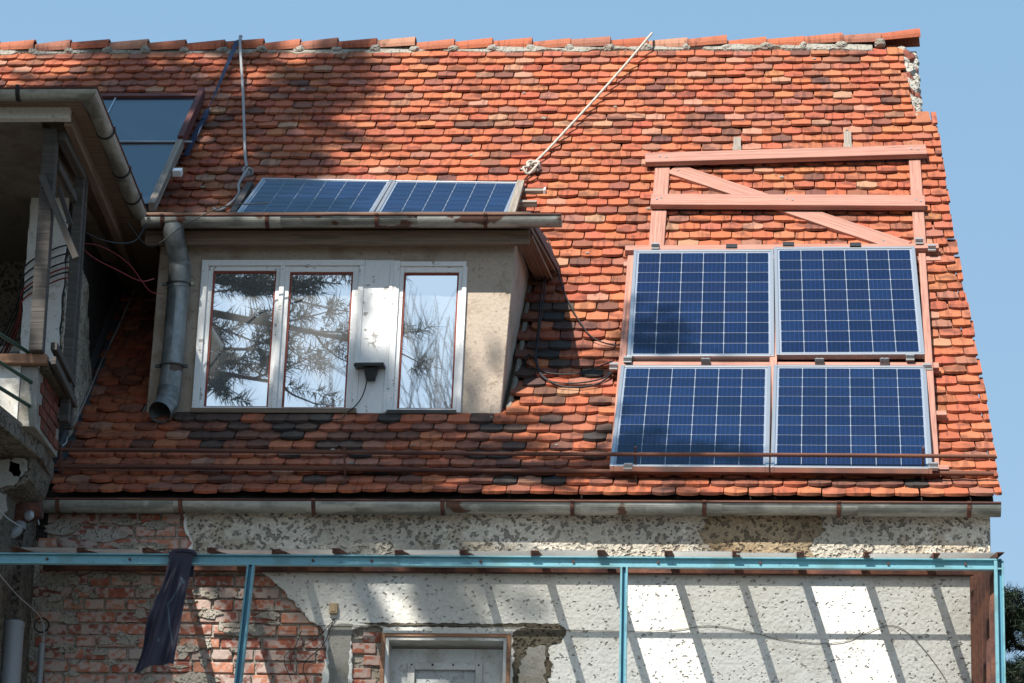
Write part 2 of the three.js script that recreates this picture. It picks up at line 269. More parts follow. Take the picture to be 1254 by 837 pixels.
  for (const [x, y, w] of [[-0.86, 6.39, 0.122], [-0.91, 6.315, 0.15], [-0.85, 6.24, 0.122], [-0.92, 6.16, 0.122], [-0.9, 6.085, 0.15], [-0.86, 6.005, 0.122], [-0.91, 5.925, 0.15], [-0.87, 5.845, 0.122]]) { const m = new THREE.Mesh(brickGeo(w), tones[Math.floor(rnd() * 3)]); m.name = 'brick'; m.position.set(x, y, -0.004 + rr(-0.004, 0.004)); m.rotation.z = rr(-0.05, 0.05); wall.add(m); }
  const smears = []; for (let i = 0; i < 64; i++) { const y = rr(5.95, 6.78), x = rr(-2.95, edge(y) - 0.1), w = rr(0.02, 0.09), h = rr(0.012, 0.04); const pts = []; for (let k = 0; k < 11; k++) { const a = k / 11 * 6.283, q = rr(0.6, 1.15); pts.push([x + Math.cos(a) * w * q, y + Math.sin(a) * h * q]); } smears.push(slab(pts, -0.002, 0.006 + rr(0.001, 0.006))); }
  for (const [x, y, w, h] of [[-2.6, 7.03, 0.16, 0.05], [-2.35, 6.96, 0.2, 0.03], [-2.25, 7.1, 0.1, 0.03], [-2.85, 7.08, 0.14, 0.05], [-2.45, 7.12, 0.1, 0.025], [-2.75, 6.93, 0.14, 0.035], [-1.95, 6.1, 0.14, 0.06], [-2.05, 5.96, 0.16, 0.05]]) { const pts = []; for (let k = 0; k < 17; k++) { const a = k / 17 * 6.283, q = rr(0.7, 1.1); pts.push([x + Math.cos(a) * w * q, y + Math.sin(a) * h * q]); } smears.push(slab(pts, -0.002, 0.009)); }
  const sm = part('mortar_smears', smears, M.mortar, wall); sm.userData.kind = 'stuff';
  // a thin crack line of wire over the plaster
  part('wire', [tube([[-1.5, 6.455], [-0.994, 6.454], [-0.331, 6.462], [0.482, 6.433], [1.0, 6.44], [1.238, 6.47], [1.45, 6.44], [1.691, 6.385], [2.041, 6.372], [2.342, 6.482], [2.442, 6.442], [2.687, 6.127], [2.75, 5.9]].map(([x, y]) => V(x, y, 0.026)), 0.0022, 120, 5)], mat([0.3, 0.27, 0.22], 0.9), wall);
  part('wire', [tube([V(-1.1, 6.5, 0.03), V(-1.16, 6.33, 0.035), V(-1.28, 6.2, 0.02), V(-1.22, 6.0, 0.03), V(-1.3, 5.8, 0.03)], 0.003, 40, 5), tube([V(-1.09, 6.5, 0.03), V(-1.22, 6.36, 0.03), V(-1.4, 6.26, 0.02), V(-1.35, 6.1, 0.03)], 0.0025, 40, 5), tube([V(-1.3, 6.42, 0.03), V(-1.34, 6.3, 0.03), V(-1.36, 6.2, 0.03), V(-1.3, 6.12, 0.03)], 0.0025, 40, 5)], M.black, wall);
  part('socket_box', [box(-1.13, -1.078, 6.526, 6.594, 0.016, 0.05, 0.006), box(-1.118, -1.09, 6.54, 6.58, 0.05, 0.054)], mat([0.55, 0.42, 0.25], 0.7), wall);
}

// --- roof tiles
const G = 0.1325, PX = 0.151;
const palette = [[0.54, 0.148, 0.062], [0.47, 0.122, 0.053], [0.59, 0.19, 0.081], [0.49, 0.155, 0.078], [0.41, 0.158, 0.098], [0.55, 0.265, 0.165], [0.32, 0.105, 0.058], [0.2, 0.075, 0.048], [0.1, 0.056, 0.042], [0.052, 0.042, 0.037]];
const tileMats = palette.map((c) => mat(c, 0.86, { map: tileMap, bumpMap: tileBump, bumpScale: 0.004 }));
function tileGeo(variant) {
  const hw = 0.0725 + (variant % 3) * 0.0008, L = 0.30, t = 0.02, n = 8, out = [], pos = [], uv = [];
  const bow = 0.017 + (variant % 4) * 0.002 + (variant > 11 ? 0.016 : 0), pw = 2.2 + (variant % 3) * 0.5, sk = ((variant * 37) % 7 - 3) * 0.0012;
  for (let i = 0; i <= n; i++) { const q = -1 + 2 * i / n; out.push([q * hw, bow * Math.pow(Math.abs(q), pw) + q * sk]); }
  out.push([hw, L], [-hw, L]); const ox = variant * 0.37, oy = variant * 0.61, c = [0, 0.12];
  const P = (x, y, z) => { pos.push(x, y, z); uv.push(x + ox, y + oy); };
  const camber = (x) => -0.0035 * (x / hw) * (x / hw);
  for (let i = 0; i < out.length; i++) {
    const a = out[i], b = out[(i + 1) % out.length]; P(c[0], c[1], t); P(a[0], a[1], t + camber(a[0])); P(b[0], b[1], t + camber(b[0]));
    if (i === n + 1 || i === n) { if (i === n + 1) continue; }
    if (i === n + 1) continue;
    P(a[0], a[1], t + camber(a[0])); P(a[0], a[1], 0); P(b[0], b[1], t + camber(b[0])); P(b[0], b[1], t + camber(b[0])); P(a[0], a[1], 0); P(b[0], b[1], 0);
  }
  { const a = out[n + 2], b = out[0]; if (a && b) { P(a[0], a[1], t); P(a[0], a[1], 0); P(b[0], b[1], t); P(b[0], b[1], t); P(a[0], a[1], 0); P(b[0], b[1], 0); } }
  const g = new THREE.BufferGeometry(); g.setAttribute('position', new THREE.Float32BufferAttribute(pos, 3)); g.setAttribute('uv', new THREE.Float32BufferAttribute(uv, 2)); g.computeVertexNormals(); return g;
}
const tileGeos = Array.from({ length: 18 }, (_, i) => tileGeo(i));
const sag = fbm(7, 5, 3, 205);
const tiles = [];
// patches where the photograph shows blackened, lichen-grown or sooty tiles: centre x, s and half sizes
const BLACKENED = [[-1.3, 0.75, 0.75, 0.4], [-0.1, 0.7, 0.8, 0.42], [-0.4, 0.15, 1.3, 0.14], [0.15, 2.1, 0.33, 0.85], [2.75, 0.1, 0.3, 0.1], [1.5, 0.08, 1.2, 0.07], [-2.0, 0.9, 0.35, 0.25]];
const inDormer = (x, s) => x > -2.5 && x < -0.1 && s > 1.13 && s < 3.2;
for (let i = 0; i < 60; i++) {
  const s0 = i * 0.1365 - 0.00012 * i * i - 0.035; if (s0 > S_TOP - 0.08) break;
  const rowJ = rr(-0.006, 0.006), start = -4.95 + (i % 2) * PX / 2 + rr(-0.012, 0.012), lim = vergeX(s0 + 0.05);
  let lastX = 0, lastS = 0;
  for (let j = 0; j < 60; j++) {
    const x = start + j * PX + rr(-0.004, 0.004); let half = false;
    if (x > lim - 0.055) break;
    if (s0 < 3.3 && x < -2.93) continue;
    if (s0 < 4.4 && x < -3.3) continue;
    if (inDormer(x, s0 + 0.02)) continue;
    const edge = smooth(2.3, 3.0, x), s = s0 + rowJ + (sag(x / 9, s0 / 9) - 0.5) * 0.045 + edge * 0.035 * smooth(0, 2.5, s0 + 1);
    // what each tile looks like: fired tones, with blackened ones where the photograph shows them
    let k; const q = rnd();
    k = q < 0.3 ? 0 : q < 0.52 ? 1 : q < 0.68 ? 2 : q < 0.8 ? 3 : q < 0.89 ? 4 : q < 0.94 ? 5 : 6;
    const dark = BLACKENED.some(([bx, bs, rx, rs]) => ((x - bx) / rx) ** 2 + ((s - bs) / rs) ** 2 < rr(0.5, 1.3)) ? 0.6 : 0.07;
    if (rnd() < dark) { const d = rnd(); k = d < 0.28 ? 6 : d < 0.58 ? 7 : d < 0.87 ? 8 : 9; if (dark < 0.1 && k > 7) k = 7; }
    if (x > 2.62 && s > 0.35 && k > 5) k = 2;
    const slip = rnd() < 0.03 ? rr(0.01, 0.03) : 0;
    lastX = x; lastS = s;
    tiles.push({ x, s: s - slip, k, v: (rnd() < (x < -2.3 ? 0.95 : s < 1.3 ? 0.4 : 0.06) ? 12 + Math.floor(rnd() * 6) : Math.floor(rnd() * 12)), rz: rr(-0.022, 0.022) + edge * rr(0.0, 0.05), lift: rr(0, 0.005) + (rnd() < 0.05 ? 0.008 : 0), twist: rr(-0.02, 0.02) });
  }
  const gap = lim + rr(0.0, 0.022) - (lastX + PX / 2); if (gap > 0.03) { const sx = Math.min(0.9, gap / 0.146); tiles.push({ x: lastX + PX / 2 + gap / 2 + 0.004, s: lastS + rr(-0.01, 0.015), k: Math.floor(rnd() * 4), v: Math.floor(rnd() * 12), rz: rr(-0.01, 0.03), lift: rr(0, 0.006), twist: 0, sx }); }
}
function tileMatrix(t) {
  const a = RP(t.x, Math.max(0, t.s), 0.049 + t.lift); if (t.s < 0) { const n = RP(t.x, 0.05, 0).sub(RP(t.x, 0, 0)).normalize(); a.addScaledVector(n, t.s); }
  const b = RP(t.x, t.s + 0.3, 0.002); const T = b.sub(a).normalize(), X = V(1, t.twist, 0).normalize(); const N = X.clone().cross(T).normalize(); X.copy(T.clone().cross(N));
  const m = new THREE.Matrix4().makeBasis(X, T, N); m.setPosition(a); return m.multiply(new THREE.Matrix4().makeRotationZ(t.rz)).multiply(new THREE.Matrix4().makeScale(t.sx ?? 1, 1, 1));
}
const hiddenByPanel = (t) => t.x > 0.72 && t.x < 2.5 && t.s > 0.26 && t.s < 3.2;
const shown = tiles.filter((t) => !hiddenByPanel(t)).sort((a, b) => a.s - b.s);
const single = new Set(shown.slice(0, 300));
{
  const rest = [];
  for (const t of tiles) {
    const m = tileMatrix(t);
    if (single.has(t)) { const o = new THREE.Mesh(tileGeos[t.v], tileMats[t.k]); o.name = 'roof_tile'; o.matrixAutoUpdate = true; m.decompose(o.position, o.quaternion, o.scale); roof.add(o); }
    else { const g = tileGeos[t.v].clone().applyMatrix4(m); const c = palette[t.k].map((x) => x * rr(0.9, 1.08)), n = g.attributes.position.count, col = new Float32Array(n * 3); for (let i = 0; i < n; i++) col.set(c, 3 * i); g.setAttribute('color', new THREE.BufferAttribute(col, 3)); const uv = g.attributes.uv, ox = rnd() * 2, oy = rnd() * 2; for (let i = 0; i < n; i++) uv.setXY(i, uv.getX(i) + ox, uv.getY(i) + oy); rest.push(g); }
  }
  const o = part('roof_tiles', rest, M.tileMerged, roof); o.userData.kind = 'stuff'; o.userData.label = 'orange beaver-tail tiles of the upper roof courses';
}
// boards under the tiles
function strip(x0, x1, s0, s1, h, thick = 0.02) {
  const pos = [], n = Math.max(2, Math.ceil((s1 - s0) / 0.15)), quad = (a, b, c, d) => { for (const p of [a, b, c, a, c, d]) pos.push(p.x, p.y, p.z); };
  for (let i = 0; i < n; i++) { const a = s0 + (s1 - s0) * i / n, b = s0 + (s1 - s0) * (i + 1) / n; quad(RP(x0, a, h), RP(x1, a, h), RP(x1, b, h), RP(x0, b, h)); quad(RP(x0, a, h - thick), RP(x0, b, h - thick), RP(x1, b, h - thick), RP(x1, a, h - thick)); }
  quad(RP(x0, s0, h - thick), RP(x1, s0, h - thick), RP(x1, s0, h), RP(x0, s0, h)); quad(RP(x1, s0, h - thick), RP(x1, s1, h - thick), RP(x1, s1, h), RP(x1, s0, h));
  const g = new THREE.BufferGeometry(); g.setAttribute('position', new THREE.Float32BufferAttribute(pos, 3)); return metreUV(g);
}
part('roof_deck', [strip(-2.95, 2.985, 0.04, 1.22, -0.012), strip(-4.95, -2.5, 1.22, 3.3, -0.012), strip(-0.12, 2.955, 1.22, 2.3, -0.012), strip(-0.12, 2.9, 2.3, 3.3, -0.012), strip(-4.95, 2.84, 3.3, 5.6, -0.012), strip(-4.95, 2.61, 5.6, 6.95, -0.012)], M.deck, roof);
{ // the far slope, plain, so that the attic is closed
  const top = RP(0, S_TOP, 0); const pos = [[-4.95, top.y, top.z], [2.75, top.y, top.z], [2.75, 7.2, -9.5], [-4.95, 7.2, -9.5]]; const g = new THREE.BufferGeometry();
  g.setAttribute('position', new THREE.Float32BufferAttribute([0, 1, 2, 0, 2, 3].flatMap((i) => pos[i]), 3)); part('rear_slope', metreUV(g), mat([0.35, 0.1, 0.05], 0.9, { map: tileMap }), roof);
}
// ridge: overlapping half-round tiles bedded in mortar
{
  const top = RP(0, S_TOP, 0.0);
  function ridgeGeo(v) {
    const pos = [], L = 0.34, n = 10, r0 = 0.078 + 0.004 * (v % 2), r1 = 0.098 + 0.003 * (v % 3), t = 0.014; const ring = (x, r) => Array.from({ length: n + 1 }, (_, i) => { const a = Math.PI * (-0.06 + 1.12 * i / n); return V(x, Math.sin(a) * r * 0.92, Math.cos(a) * r); });
    const A = ring(-L / 2, r0), B = ring(L / 2, r1), a = ring(-L / 2, r0 - t), b = ring(L / 2, r1 - t); const q = (p, s, u, w) => { for (const z of [p, s, u, p, u, w]) pos.push(z.x, z.y, z.z); };
    for (let i = 0; i < n; i++) { q(A[i], B[i], B[i + 1], A[i + 1]); q(a[i], a[i + 1], b[i + 1], b[i]); q(B[i], b[i], b[i + 1], B[i + 1]); q(A[i], A[i + 1], a[i + 1], a[i]); }
    q(A[0], a[0], b[0], B[0]); q(A[n], B[n], b[n], a[n]); const g = new THREE.BufferGeometry(); g.setAttribute('position', new THREE.Float32BufferAttribute(pos, 3)); g.translate(0, 0, 0); return metreUV(g, v * 0.3, v * 0.7);
  }
  const rg = [0, 1, 2, 3].map(ridgeGeo); let x = -4.78, n = 0; const lump = [];
  while (x < 2.62) {
    const lift = x > 1.6 ? (x - 1.6) * 0.045 : 0; const o = new THREE.Mesh(rg[n % 4], tileMats[[0, 3, 4, 1, 5, 3, 0][n % 7]]); o.name = 'ridge_tile'; const last = x > 2.3;
    o.position.set(x, top.y + 0.036 + lift + rr(-0.008, 0.014), top.z - 0.012 + rr(-0.008, 0.008)); o.rotation.set(rr(-0.05, 0.05), rr(-0.02, 0.02), rr(0.015, 0.06) + (last ? 0.04 : 0)); roof.add(o);
    if (x < 2.3) { const b = new THREE.IcosahedronGeometry(1, 2), p = b.attributes.position; for (let i = 0; i < p.count; i++) { const k = 1 + 0.4 * (tileD(p.getX(i) * 0.13 + x, p.getY(i) * 0.13 + p.getZ(i) * 0.1) - 0.5); p.setXYZ(i, p.getX(i) * k, p.getY(i) * k, p.getZ(i) * k); } b.scale(0.035 + rr(0, 0.025), 0.038 + rr(0, 0.012), 0.045); b.translate(x + 0.16, top.y + 0.012 + lift, top.z + 0.055); lump.push(metreUV(b)); }
    x += 0.305 + rr(-0.012, 0.012); n++;
  }
  // mortar bed: a long uneven fillet below the ridge tiles
  const N = 260, pos = [], prof = (xx) => { const k = tileD(xx * 0.21, 0.3), w = tileA(xx * 0.11, 0.7), bite = smooth(0.5, 0.62, tileD(xx * 0.37 + 0.2, 0.8)); const s1 = S_TOP - 0.055 - 0.07 * k + 0.04 * bite; const hh = 0.035 + 0.045 * w; return [RP(xx, s1, 0.03), RP(xx, s1 + 0.012, hh), RP(xx, S_TOP - 0.01, hh + 0.012), RP(xx, S_TOP + 0.05, 0.04)]; };
  for (let i = 0; i < N; i++) { const a = -4.9 + 7.3 * i / N, b = -4.9 + 7.3 * (i + 1) / N, A = prof(a), B = prof(b); for (let k = 0; k < 3; k++) for (const p of [A[k], B[k], B[k + 1], A[k], B[k + 1], A[k + 1]]) pos.push(p.x, p.y, p.z); }
  const g = new THREE.BufferGeometry(); g.setAttribute('position', new THREE.Float32BufferAttribute(pos, 3));
  part('ridge_mortar', [metreUV(g), ...lump], M.ridgeMortar, roof);
}
// bare masonry where the verge tiles are gone, and mortar crumbs
function rock(r, sx, sy, sz, seed, detail = 2) { const b = mergeVertices(new THREE.IcosahedronGeometry(1, detail).deleteAttribute('normal').deleteAttribute('uv')), p = b.attributes.position; for (let i = 0; i < p.count; i++) { const k = 1 + 0.7 * (tileD(p.getX(i) * 0.09 + seed, p.getY(i) * 0.09 + p.getZ(i) * 0.07) - 0.5) + 0.25 * (tileC(p.getX(i) * 0.03 + seed, p.getZ(i) * 0.03 + p.getY(i) * 0.02) - 0.5); p.setXYZ(i, p.getX(i) * k * sx * r, p.getY(i) * k * sy * r, p.getZ(i) * k * sz * r); } return metreUV(b); }
{
  const stones = sub('gable_masonry', house); const pale = mat([0.72, 0.7, 0.65], 0.96, { map: softMap, bumpMap: roughBump, bumpScale: 0.02 }), redb = mat([0.36, 0.13, 0.09], 0.95, { map: brickMap });
  let s = 5.62; let i = 0; while (s < 6.98) { const p = RP(2.66 + 0.02 * Math.sin(i * 2.1) - (s > 6.7 ? 0.02 : 0), s, -0.02); const isB = [2, 6, 9].includes(i % 11); const m = part('stone', rock(0.055 + 0.018 * ((i * 5) % 3) / 2, 1.05, 1.0, 1.0, i * 0.37).translate(p.x, p.y, p.z), isB ? redb : pale, stones); s += rr(0.075, 0.11); i++; }
  s = 5.66; i = 0; while (s < 6.95) { const p = RP(2.725, s, -0.05); part('stone', rock(0.045, 0.9, 1.15, 1.1, 5 + i * 0.41, 1).translate(p.x, p.y, p.z), i % 4 === 1 ? redb : pale, stones); s += rr(0.09, 0.13); i++; }
  const end = RP(2.66, 5.6, -0.18), top = RP(2.66, 6.98, -0.18); part('wall_head', bar(end, top, 0.16, 0.2, RN(6.2), 0), M.mortar, stones);
  const bits = []; for (let k = 0; k < 30; k++) { const x = rr(-2.8, 2.6), s2 = rnd() < 0.4 ? rr(0.3, 1.2) : rr(3.4, 6.8), p = RP(x, s2, 0.072); if (x > 0.5 && s2 < 3.5) continue; bits.push(rock(rr(0.006, 0.012), 1.7, 0.9, 0.6, k * 0.31, 1).translate(p.x, p.y, p.z)); }
  const b = part('mortar_crumbs', bits, M.ridgeMortar, roof); b.userData.kind = 'stuff';
}

// --- gutters
function troughShape(r, t, a0 = Math.PI, a1 = 2 * Math.PI) { const sh = new THREE.Shape(); const n = 14; for (let i = 0; i <= n; i++) { const a = a0 + (a1 - a0) * i / n, x = Math.cos(a) * r, y = Math.sin(a) * r; i ? sh.lineTo(x, y) : sh.moveTo(x, y); } for (let i = n; i >= 0; i--) { const a = a0 + (a1 - a0) * i / n; sh.lineTo(Math.cos(a) * (r - t), Math.sin(a) * (r - t)); } return sh; }
// trough along +x from x0 to x1, open side up; shape x = world z (positive to the front)
function trough(x0, x1, y, z, r, t = 0.003, miter1 = 0) {
  const g = new THREE.ExtrudeGeometry(troughShape(r, t), { depth: x1 - x0, bevelEnabled: false, steps: 1 }); const p = g.attributes.position;
  for (let i = 0; i < p.count; i++) { const sx = p.getX(i), sy = p.getY(i), d = p.getZ(i); let x = x0 + d; if (miter1 && d > 1e-6) x += miter1 * sx; p.setXYZ(i, x, y + sy, z + sx); }
  const uv = g.attributes.uv; g.computeVertexNormals(); const m = metreUV(g); for (let i = 0; i < p.count; i++) m.attributes.uv.setXY(i, m.attributes.position.getX(i), Math.atan2(m.attributes.position.getY(i) - y, m.attributes.position.getZ(i) - z) * r * 1.5 + x0 * 0.3); return m;
}
function gutter(x0, x1, y, z, r, matl, brackets, label) {
  const g = sub('gutter', house); g.userData.label = label; const L = x1 - x0, segs = Math.round(L / 0.85), list = [];
  for (let i = 0; i < segs; i++) list.push(trough(x0 + L * i / segs - (i ? 0.02 : 0), x0 + L * (i + 1) / segs, y + (i % 2 ? 0.0025 : 0) + rr(-0.002, 0.002), z, r - (i % 2 ? 0.0022 : 0)));
  part('trough', list, matl, g); part('rim', rod(V(x0, y + 0.004, z + r), V(x1, y + 0.004, z + r), 0.008), M.rust, g);
  for (const xe of [x0 + 0.002, x1 - 0.002]) { const c = new THREE.CircleGeometry(r - 0.004, 16, Math.PI, Math.PI); c.rotateY(Math.PI / 2); c.translate(xe, y, z); part('end_cap', metreUV(c), matl, g); }
  for (const bx of brackets) { const gs = [trough(bx - 0.013, bx + 0.013, y, z, r + 0.005, 0.004), box(bx - 0.013, bx + 0.013, y - 0.002, y + 0.012, z + r - 0.004, z + r + 0.014, 0.003)]; part('gutter_bracket', gs, M.rust, g); }
  return g;
}
part('added_eave_board', box(-2.95, 2.93, 7.2, 7.235, 0.028, 0.04, 0.002), M.darkWood, roof);  // unseen board, added to block sun leaking between gutter and tiles
gutter(-2.985, 3.026, 7.217, 0.112, 0.068, M.zinc, [-2.86, -2.08, -1.24, -0.43, 0.38, 1.2, 2.03, 2.83], 'grey zinc gutter along the main eave');
gutter(-2.562, 0.233, 9.342, -0.54, 0.062, M.zincRusty, [-2.42, -1.72, -0.99, -0.27], 'rust-stained zinc gutter on the dormer eave');

// --- dormer
const ZD = -0.79;
{
  const d = sub('dormer', house);
  const opening = [[-2.165, 8.09], [-2.155, 9.115], [-0.42, 9.105], [-0.435, 8.085]];
  part('front_wall', slab([[-2.515, 7.9], [-0.17, 7.9], [-0.164, 8.02], [-0.085, 9.3], [-2.47, 9.3]], ZD - 0.12, ZD, [opening], 0.004), M.beige, d);
  const cheek = (x0, x1, x2) => { // outer face from the front edge back to the roof
    const f = [V(x0, 7.9, ZD - 0.002), V(x1, 9.32, ZD - 0.002), V(x2, 9.5, -2.3), V(x2, 8.7, -2.3)]; const i = f.map((p) => p.clone().add(V(x0 > -1 ? -0.1 : 0.1, 0, 0))); const pos = []; const q = (a, b, c, e) => { for (const p of [a, b, c, a, c, e]) pos.push(p.x, p.y, p.z); };
    q(...f); q(...i); q(f[0], f[1], i[1], i[0]); q(f[1], f[2], i[2], i[1]); q(f[2], f[3], i[3], i[2]); q(f[3], f[0], i[0], i[3]); const g = new THREE.BufferGeometry(); g.setAttribute('position', new THREE.Float32BufferAttribute(pos, 3)); return metreUV(g); };
  part('side_wall', cheek(-0.168, -0.088, -0.09), M.beige, d); part('side_wall', cheek(-2.512, -2.475, -2.47), M.beige, d);
  // shallow roof slab with a dark timber underside
  const y0 = 9.352, sl = 0.118, pos = [], quad = (a, b, c, e) => { for (const p of [a, b, c, a, c, e]) pos.push(p.x, p.y, p.z); };
  const under = [V(-2.58, y0 - 0.05, -0.58), V(0.015, y0 - 0.05, -0.58), V(0.105, y0 - 0.05 + 1.7 * sl, -2.22), V(-2.58, y0 - 0.05 + 1.7 * sl, -2.22)], over = under.map((p) => p.clone().add(V(0, 0.1, 0))); over[2].z -= 0.1; over[3].z -= 0.1;
  quad(...under); quad(...over); for (let i = 0; i < 4; i++) quad(under[i], under[(i + 1) % 4], over[(i + 1) % 4], over[i]); const g = new THREE.BufferGeometry(); g.setAttribute('position', new THREE.Float32BufferAttribute(pos, 3));
  part('dormer_roof', metreUV(g), M.darkWood, d);
  part('fascia_board', box(-2.56, 0.012, 9.2, 9.3, -0.69, -0.655, 0.004), M.darkWood, d);
  part('soffit_board', box(-2.55, -0.04, 9.262, 9.284, -0.79, -0.692, 0.002), M.darkWood, d);
  part('soffit_board', bar(V(-0.03, 9.27, -0.69), V(0.02, 9.44, -2.15), 0.12, 0.022, V(0, 1, 0), 0.002), M.darkWood, d);
  part('flashing', [bar(V(0.02, 9.37, -0.58), V(0.112, 9.55, -2.2), 0.012, 0.06, V(0, 1, 0), 0.002)], M.lead, d);
  part('mortar_joint', [tube([RP(-0.115, 1.3, 0.03), RP(-0.1, 1.6, 0.035), RP(-0.085, 2.1, 0.03), RP(-0.08, 2.7, 0.03), RP(-0.08, 3.1, 0.03)], 0.022, 40, 6), tube([RP(-2.53, 1.2, 0.03), RP(-2.5, 1.9, 0.03), RP(-2.49, 3.1, 0.03)], 0.015, 40, 6)], M.mortar, d);
  part('plinth', box(-2.5, -0.17, 7.98, 8.055, ZD, ZD + 0.012, 0.004), M.beige, d);
  // the room behind the windows
  part('room', [box(-2.4, -0.2, 7.7, 9.3, -2.0, -1.95), box(-2.42, -2.38, 7.7, 9.3, -1.95, -0.92), box(-0.22, -0.18, 7.7, 9.3, -1.95, -0.92), box(-2.4, -0.2, 7.66, 7.7, -1.95, -0.92), box(-2.4, -0.2, 9.3, 9.32, -1.95, -0.92)], M.room, d);
}
// windows: white frames with peeling paint, red putty lines and mirroring panes
function curtainGeo(x0, x1, y0, y1, z, folds) { const g = new THREE.PlaneGeometry(x1 - x0, y1 - y0, 60, 6), p = g.attributes.position; for (let i = 0; i < p.count; i++) p.setZ(i, Math.sin(p.getX(i) / (x1 - x0) * 6.283 * folds) * 0.02 * (1 + 0.3 * Math.sin(p.getX(i) * 31))); g.translate((x0 + x1) / 2, (y0 + y1) / 2, z); g.computeVertexNormals(); return g; }
{
  const k = 0.018, sk = (g) => shearX(g, k, 8.6), zf = ZD;
  function sash(w, x0, x1, y0, y1, glass) {       // x0..x1 outer of the sash, glass = clear opening
    const [a, b, c, e] = glass, z0 = zf - 0.03, z1 = zf + 0.012;
    part('stile', sk(box(x0, a, y0, y1, z0, z1, 0.003)), M.paint, w); part('stile', sk(box(b, x1, y0, y1, z0, z1, 0.003)), M.paint, w);
    part('rail', sk(box(a, b, e, y1, z0, z1 - 0.002, 0.003)), M.paint, w); part('rail', sk(box(a, b, y0, c, z0, z1 - 0.002, 0.003)), M.paint, w);
    const q = 0.011; part('putty', [box(a, a + q, c, e, zf - 0.022, zf + 0.003), box(b - q, b, c, e, zf - 0.022, zf + 0.003), box(a + q, b - q, e - q, e, zf - 0.022, zf + 0.002), box(a + q, b - q, c, c + q * 0.5, zf - 0.022, zf + 0.002)].map(sk), M.putty, w);
    const pane = sk(new THREE.PlaneGeometry(b - a, e - c).translate((a + b) / 2, (c + e) / 2, zf - 0.012)); const m = part('pane', pane, M.glass, w); return m;
  }
  const w1 = sub('window', house); w1.userData.label = 'wide dormer window with two casements and flaking mullion';
  part('frame', [box(-2.195, -2.15, 8.07, 9.13, zf - 0.02, zf + 0.03, 0.004), box(-2.15, -1.1, 9.09, 9.13, zf - 0.02, zf + 0.028, 0.004), box(-1.135, -1.098, 8.07, 9.09, zf - 0.02, zf + 0.026, 0.004), box(-1.665, -1.632, 8.09, 9.09, zf - 0.02, zf + 0.03, 0.004)].map(sk), M.paint, w1);
  sash(w1, -2.15, -1.665, 8.095, 9.09, [-2.118, -1.692, 8.112, 9.058]); sash(w1, -1.632, -1.135, 8.095, 9.09, [-1.6, -1.176, 8.106, 9.05]);
  part('sill', sk(box(-2.2, -1.1, 8.06, 8.094, zf - 0.02, zf + 0.045, 0.004)), M.darkWood, w1);
  const w2 = sub('window', house); w2.userData.label = 'single narrow dormer casement beside the white panel';
  part('frame', [box(-0.905, -0.862, 8.07, 9.125, zf - 0.02, zf + 0.026, 0.004), box(-0.862, -0.42, 9.085, 9.118, zf - 0.02, zf + 0.028, 0.004), box(-0.442, -0.412, 8.07, 9.085, zf - 0.02, zf + 0.026, 0.004)].map(sk), M.paint, w2);
  sash(w2, -0.862, -0.442, 8.085, 9.085, [-0.835, -0.468, 8.102, 9.046]);
  part('sill', sk(box(-0.9, -0.44, 8.058, 8.085, zf - 0.02, zf + 0.04, 0.004)), M.greyWood, w2);
  const pn = sub('window_panel', house); part('board', sk(box(-1.098, -0.905, 8.065, 9.13, zf - 0.02, zf + 0.02, 0.004)), M.paint, pn); part('cover_strip', sk(box(-0.927, -0.905, 8.07, 9.125, zf + 0.02, zf + 0.028, 0.003)), M.paint, pn);
  part('curtain', curtainGeo(-1.6, -1.12, 8.05, 9.1, ZD - 0.3, 6), M.curtain, w1); part('curtain', curtainGeo(-0.86, -0.44, 8.05, 9.1, ZD - 0.28, 4), M.curtain, w2);
}
// downpipe
{
  const d = sub('downpipe', house); d.userData.label = 'dull zinc downpipe with an open end above the lower tiles';
  const hollow = (pts, r, seg) => { const g = tube(pts, r, seg, 20); const uv = g.attributes.uv; for (let i = 0; i < uv.count; i++) uv.setXY(i, uv.getX(i) * 0.9, uv.getY(i) * 0.4); return g; };
  part('elbow', hollow([V(-2.352, 9.3, -0.545), V(-2.348, 9.24, -0.55), V(-2.335, 9.16, -0.6), V(-2.32, 9.08, -0.66), V(-2.316, 9.0, -0.68)], 0.07, 26), M.pipe, d);
  part('pipe', [hollow([V(-2.315, 9.06, -0.675), V(-2.322, 8.8, -0.68), V(-2.342, 8.2, -0.68), V(-2.35, 8.12, -0.675)], 0.074, 20), new THREE.TorusGeometry(0.075, 0.004, 6, 22).rotateX(Math.PI / 2).translate(-2.32, 8.9, -0.68)], M.pipe, d);
  part('outlet', hollow([V(-2.346, 8.2, -0.68), V(-2.352, 8.1, -0.66), V(-2.368, 8.05, -0.62), V(-2.38, 8.01, -0.575)], 0.077, 16), M.pipe, d);
  for (const y of [8.93, 8.36]) part('clamp', [new THREE.TorusGeometry(0.078, 0.007, 8, 24).rotateX(Math.PI / 2).translate(-2.32 - (8.93 - y) * 0.03, y, -0.68), box(-2.245 - (8.93 - y) * 0.03, -2.215 - (8.93 - y) * 0.03, y - 0.012, y + 0.012, -0.69, -0.67), box(-2.43 - (8.93 - y) * 0.03, -2.395 - (8.93 - y) * 0.03, y - 0.01, y + 0.01, -0.69, -0.67)], M.zincDark, d);
}
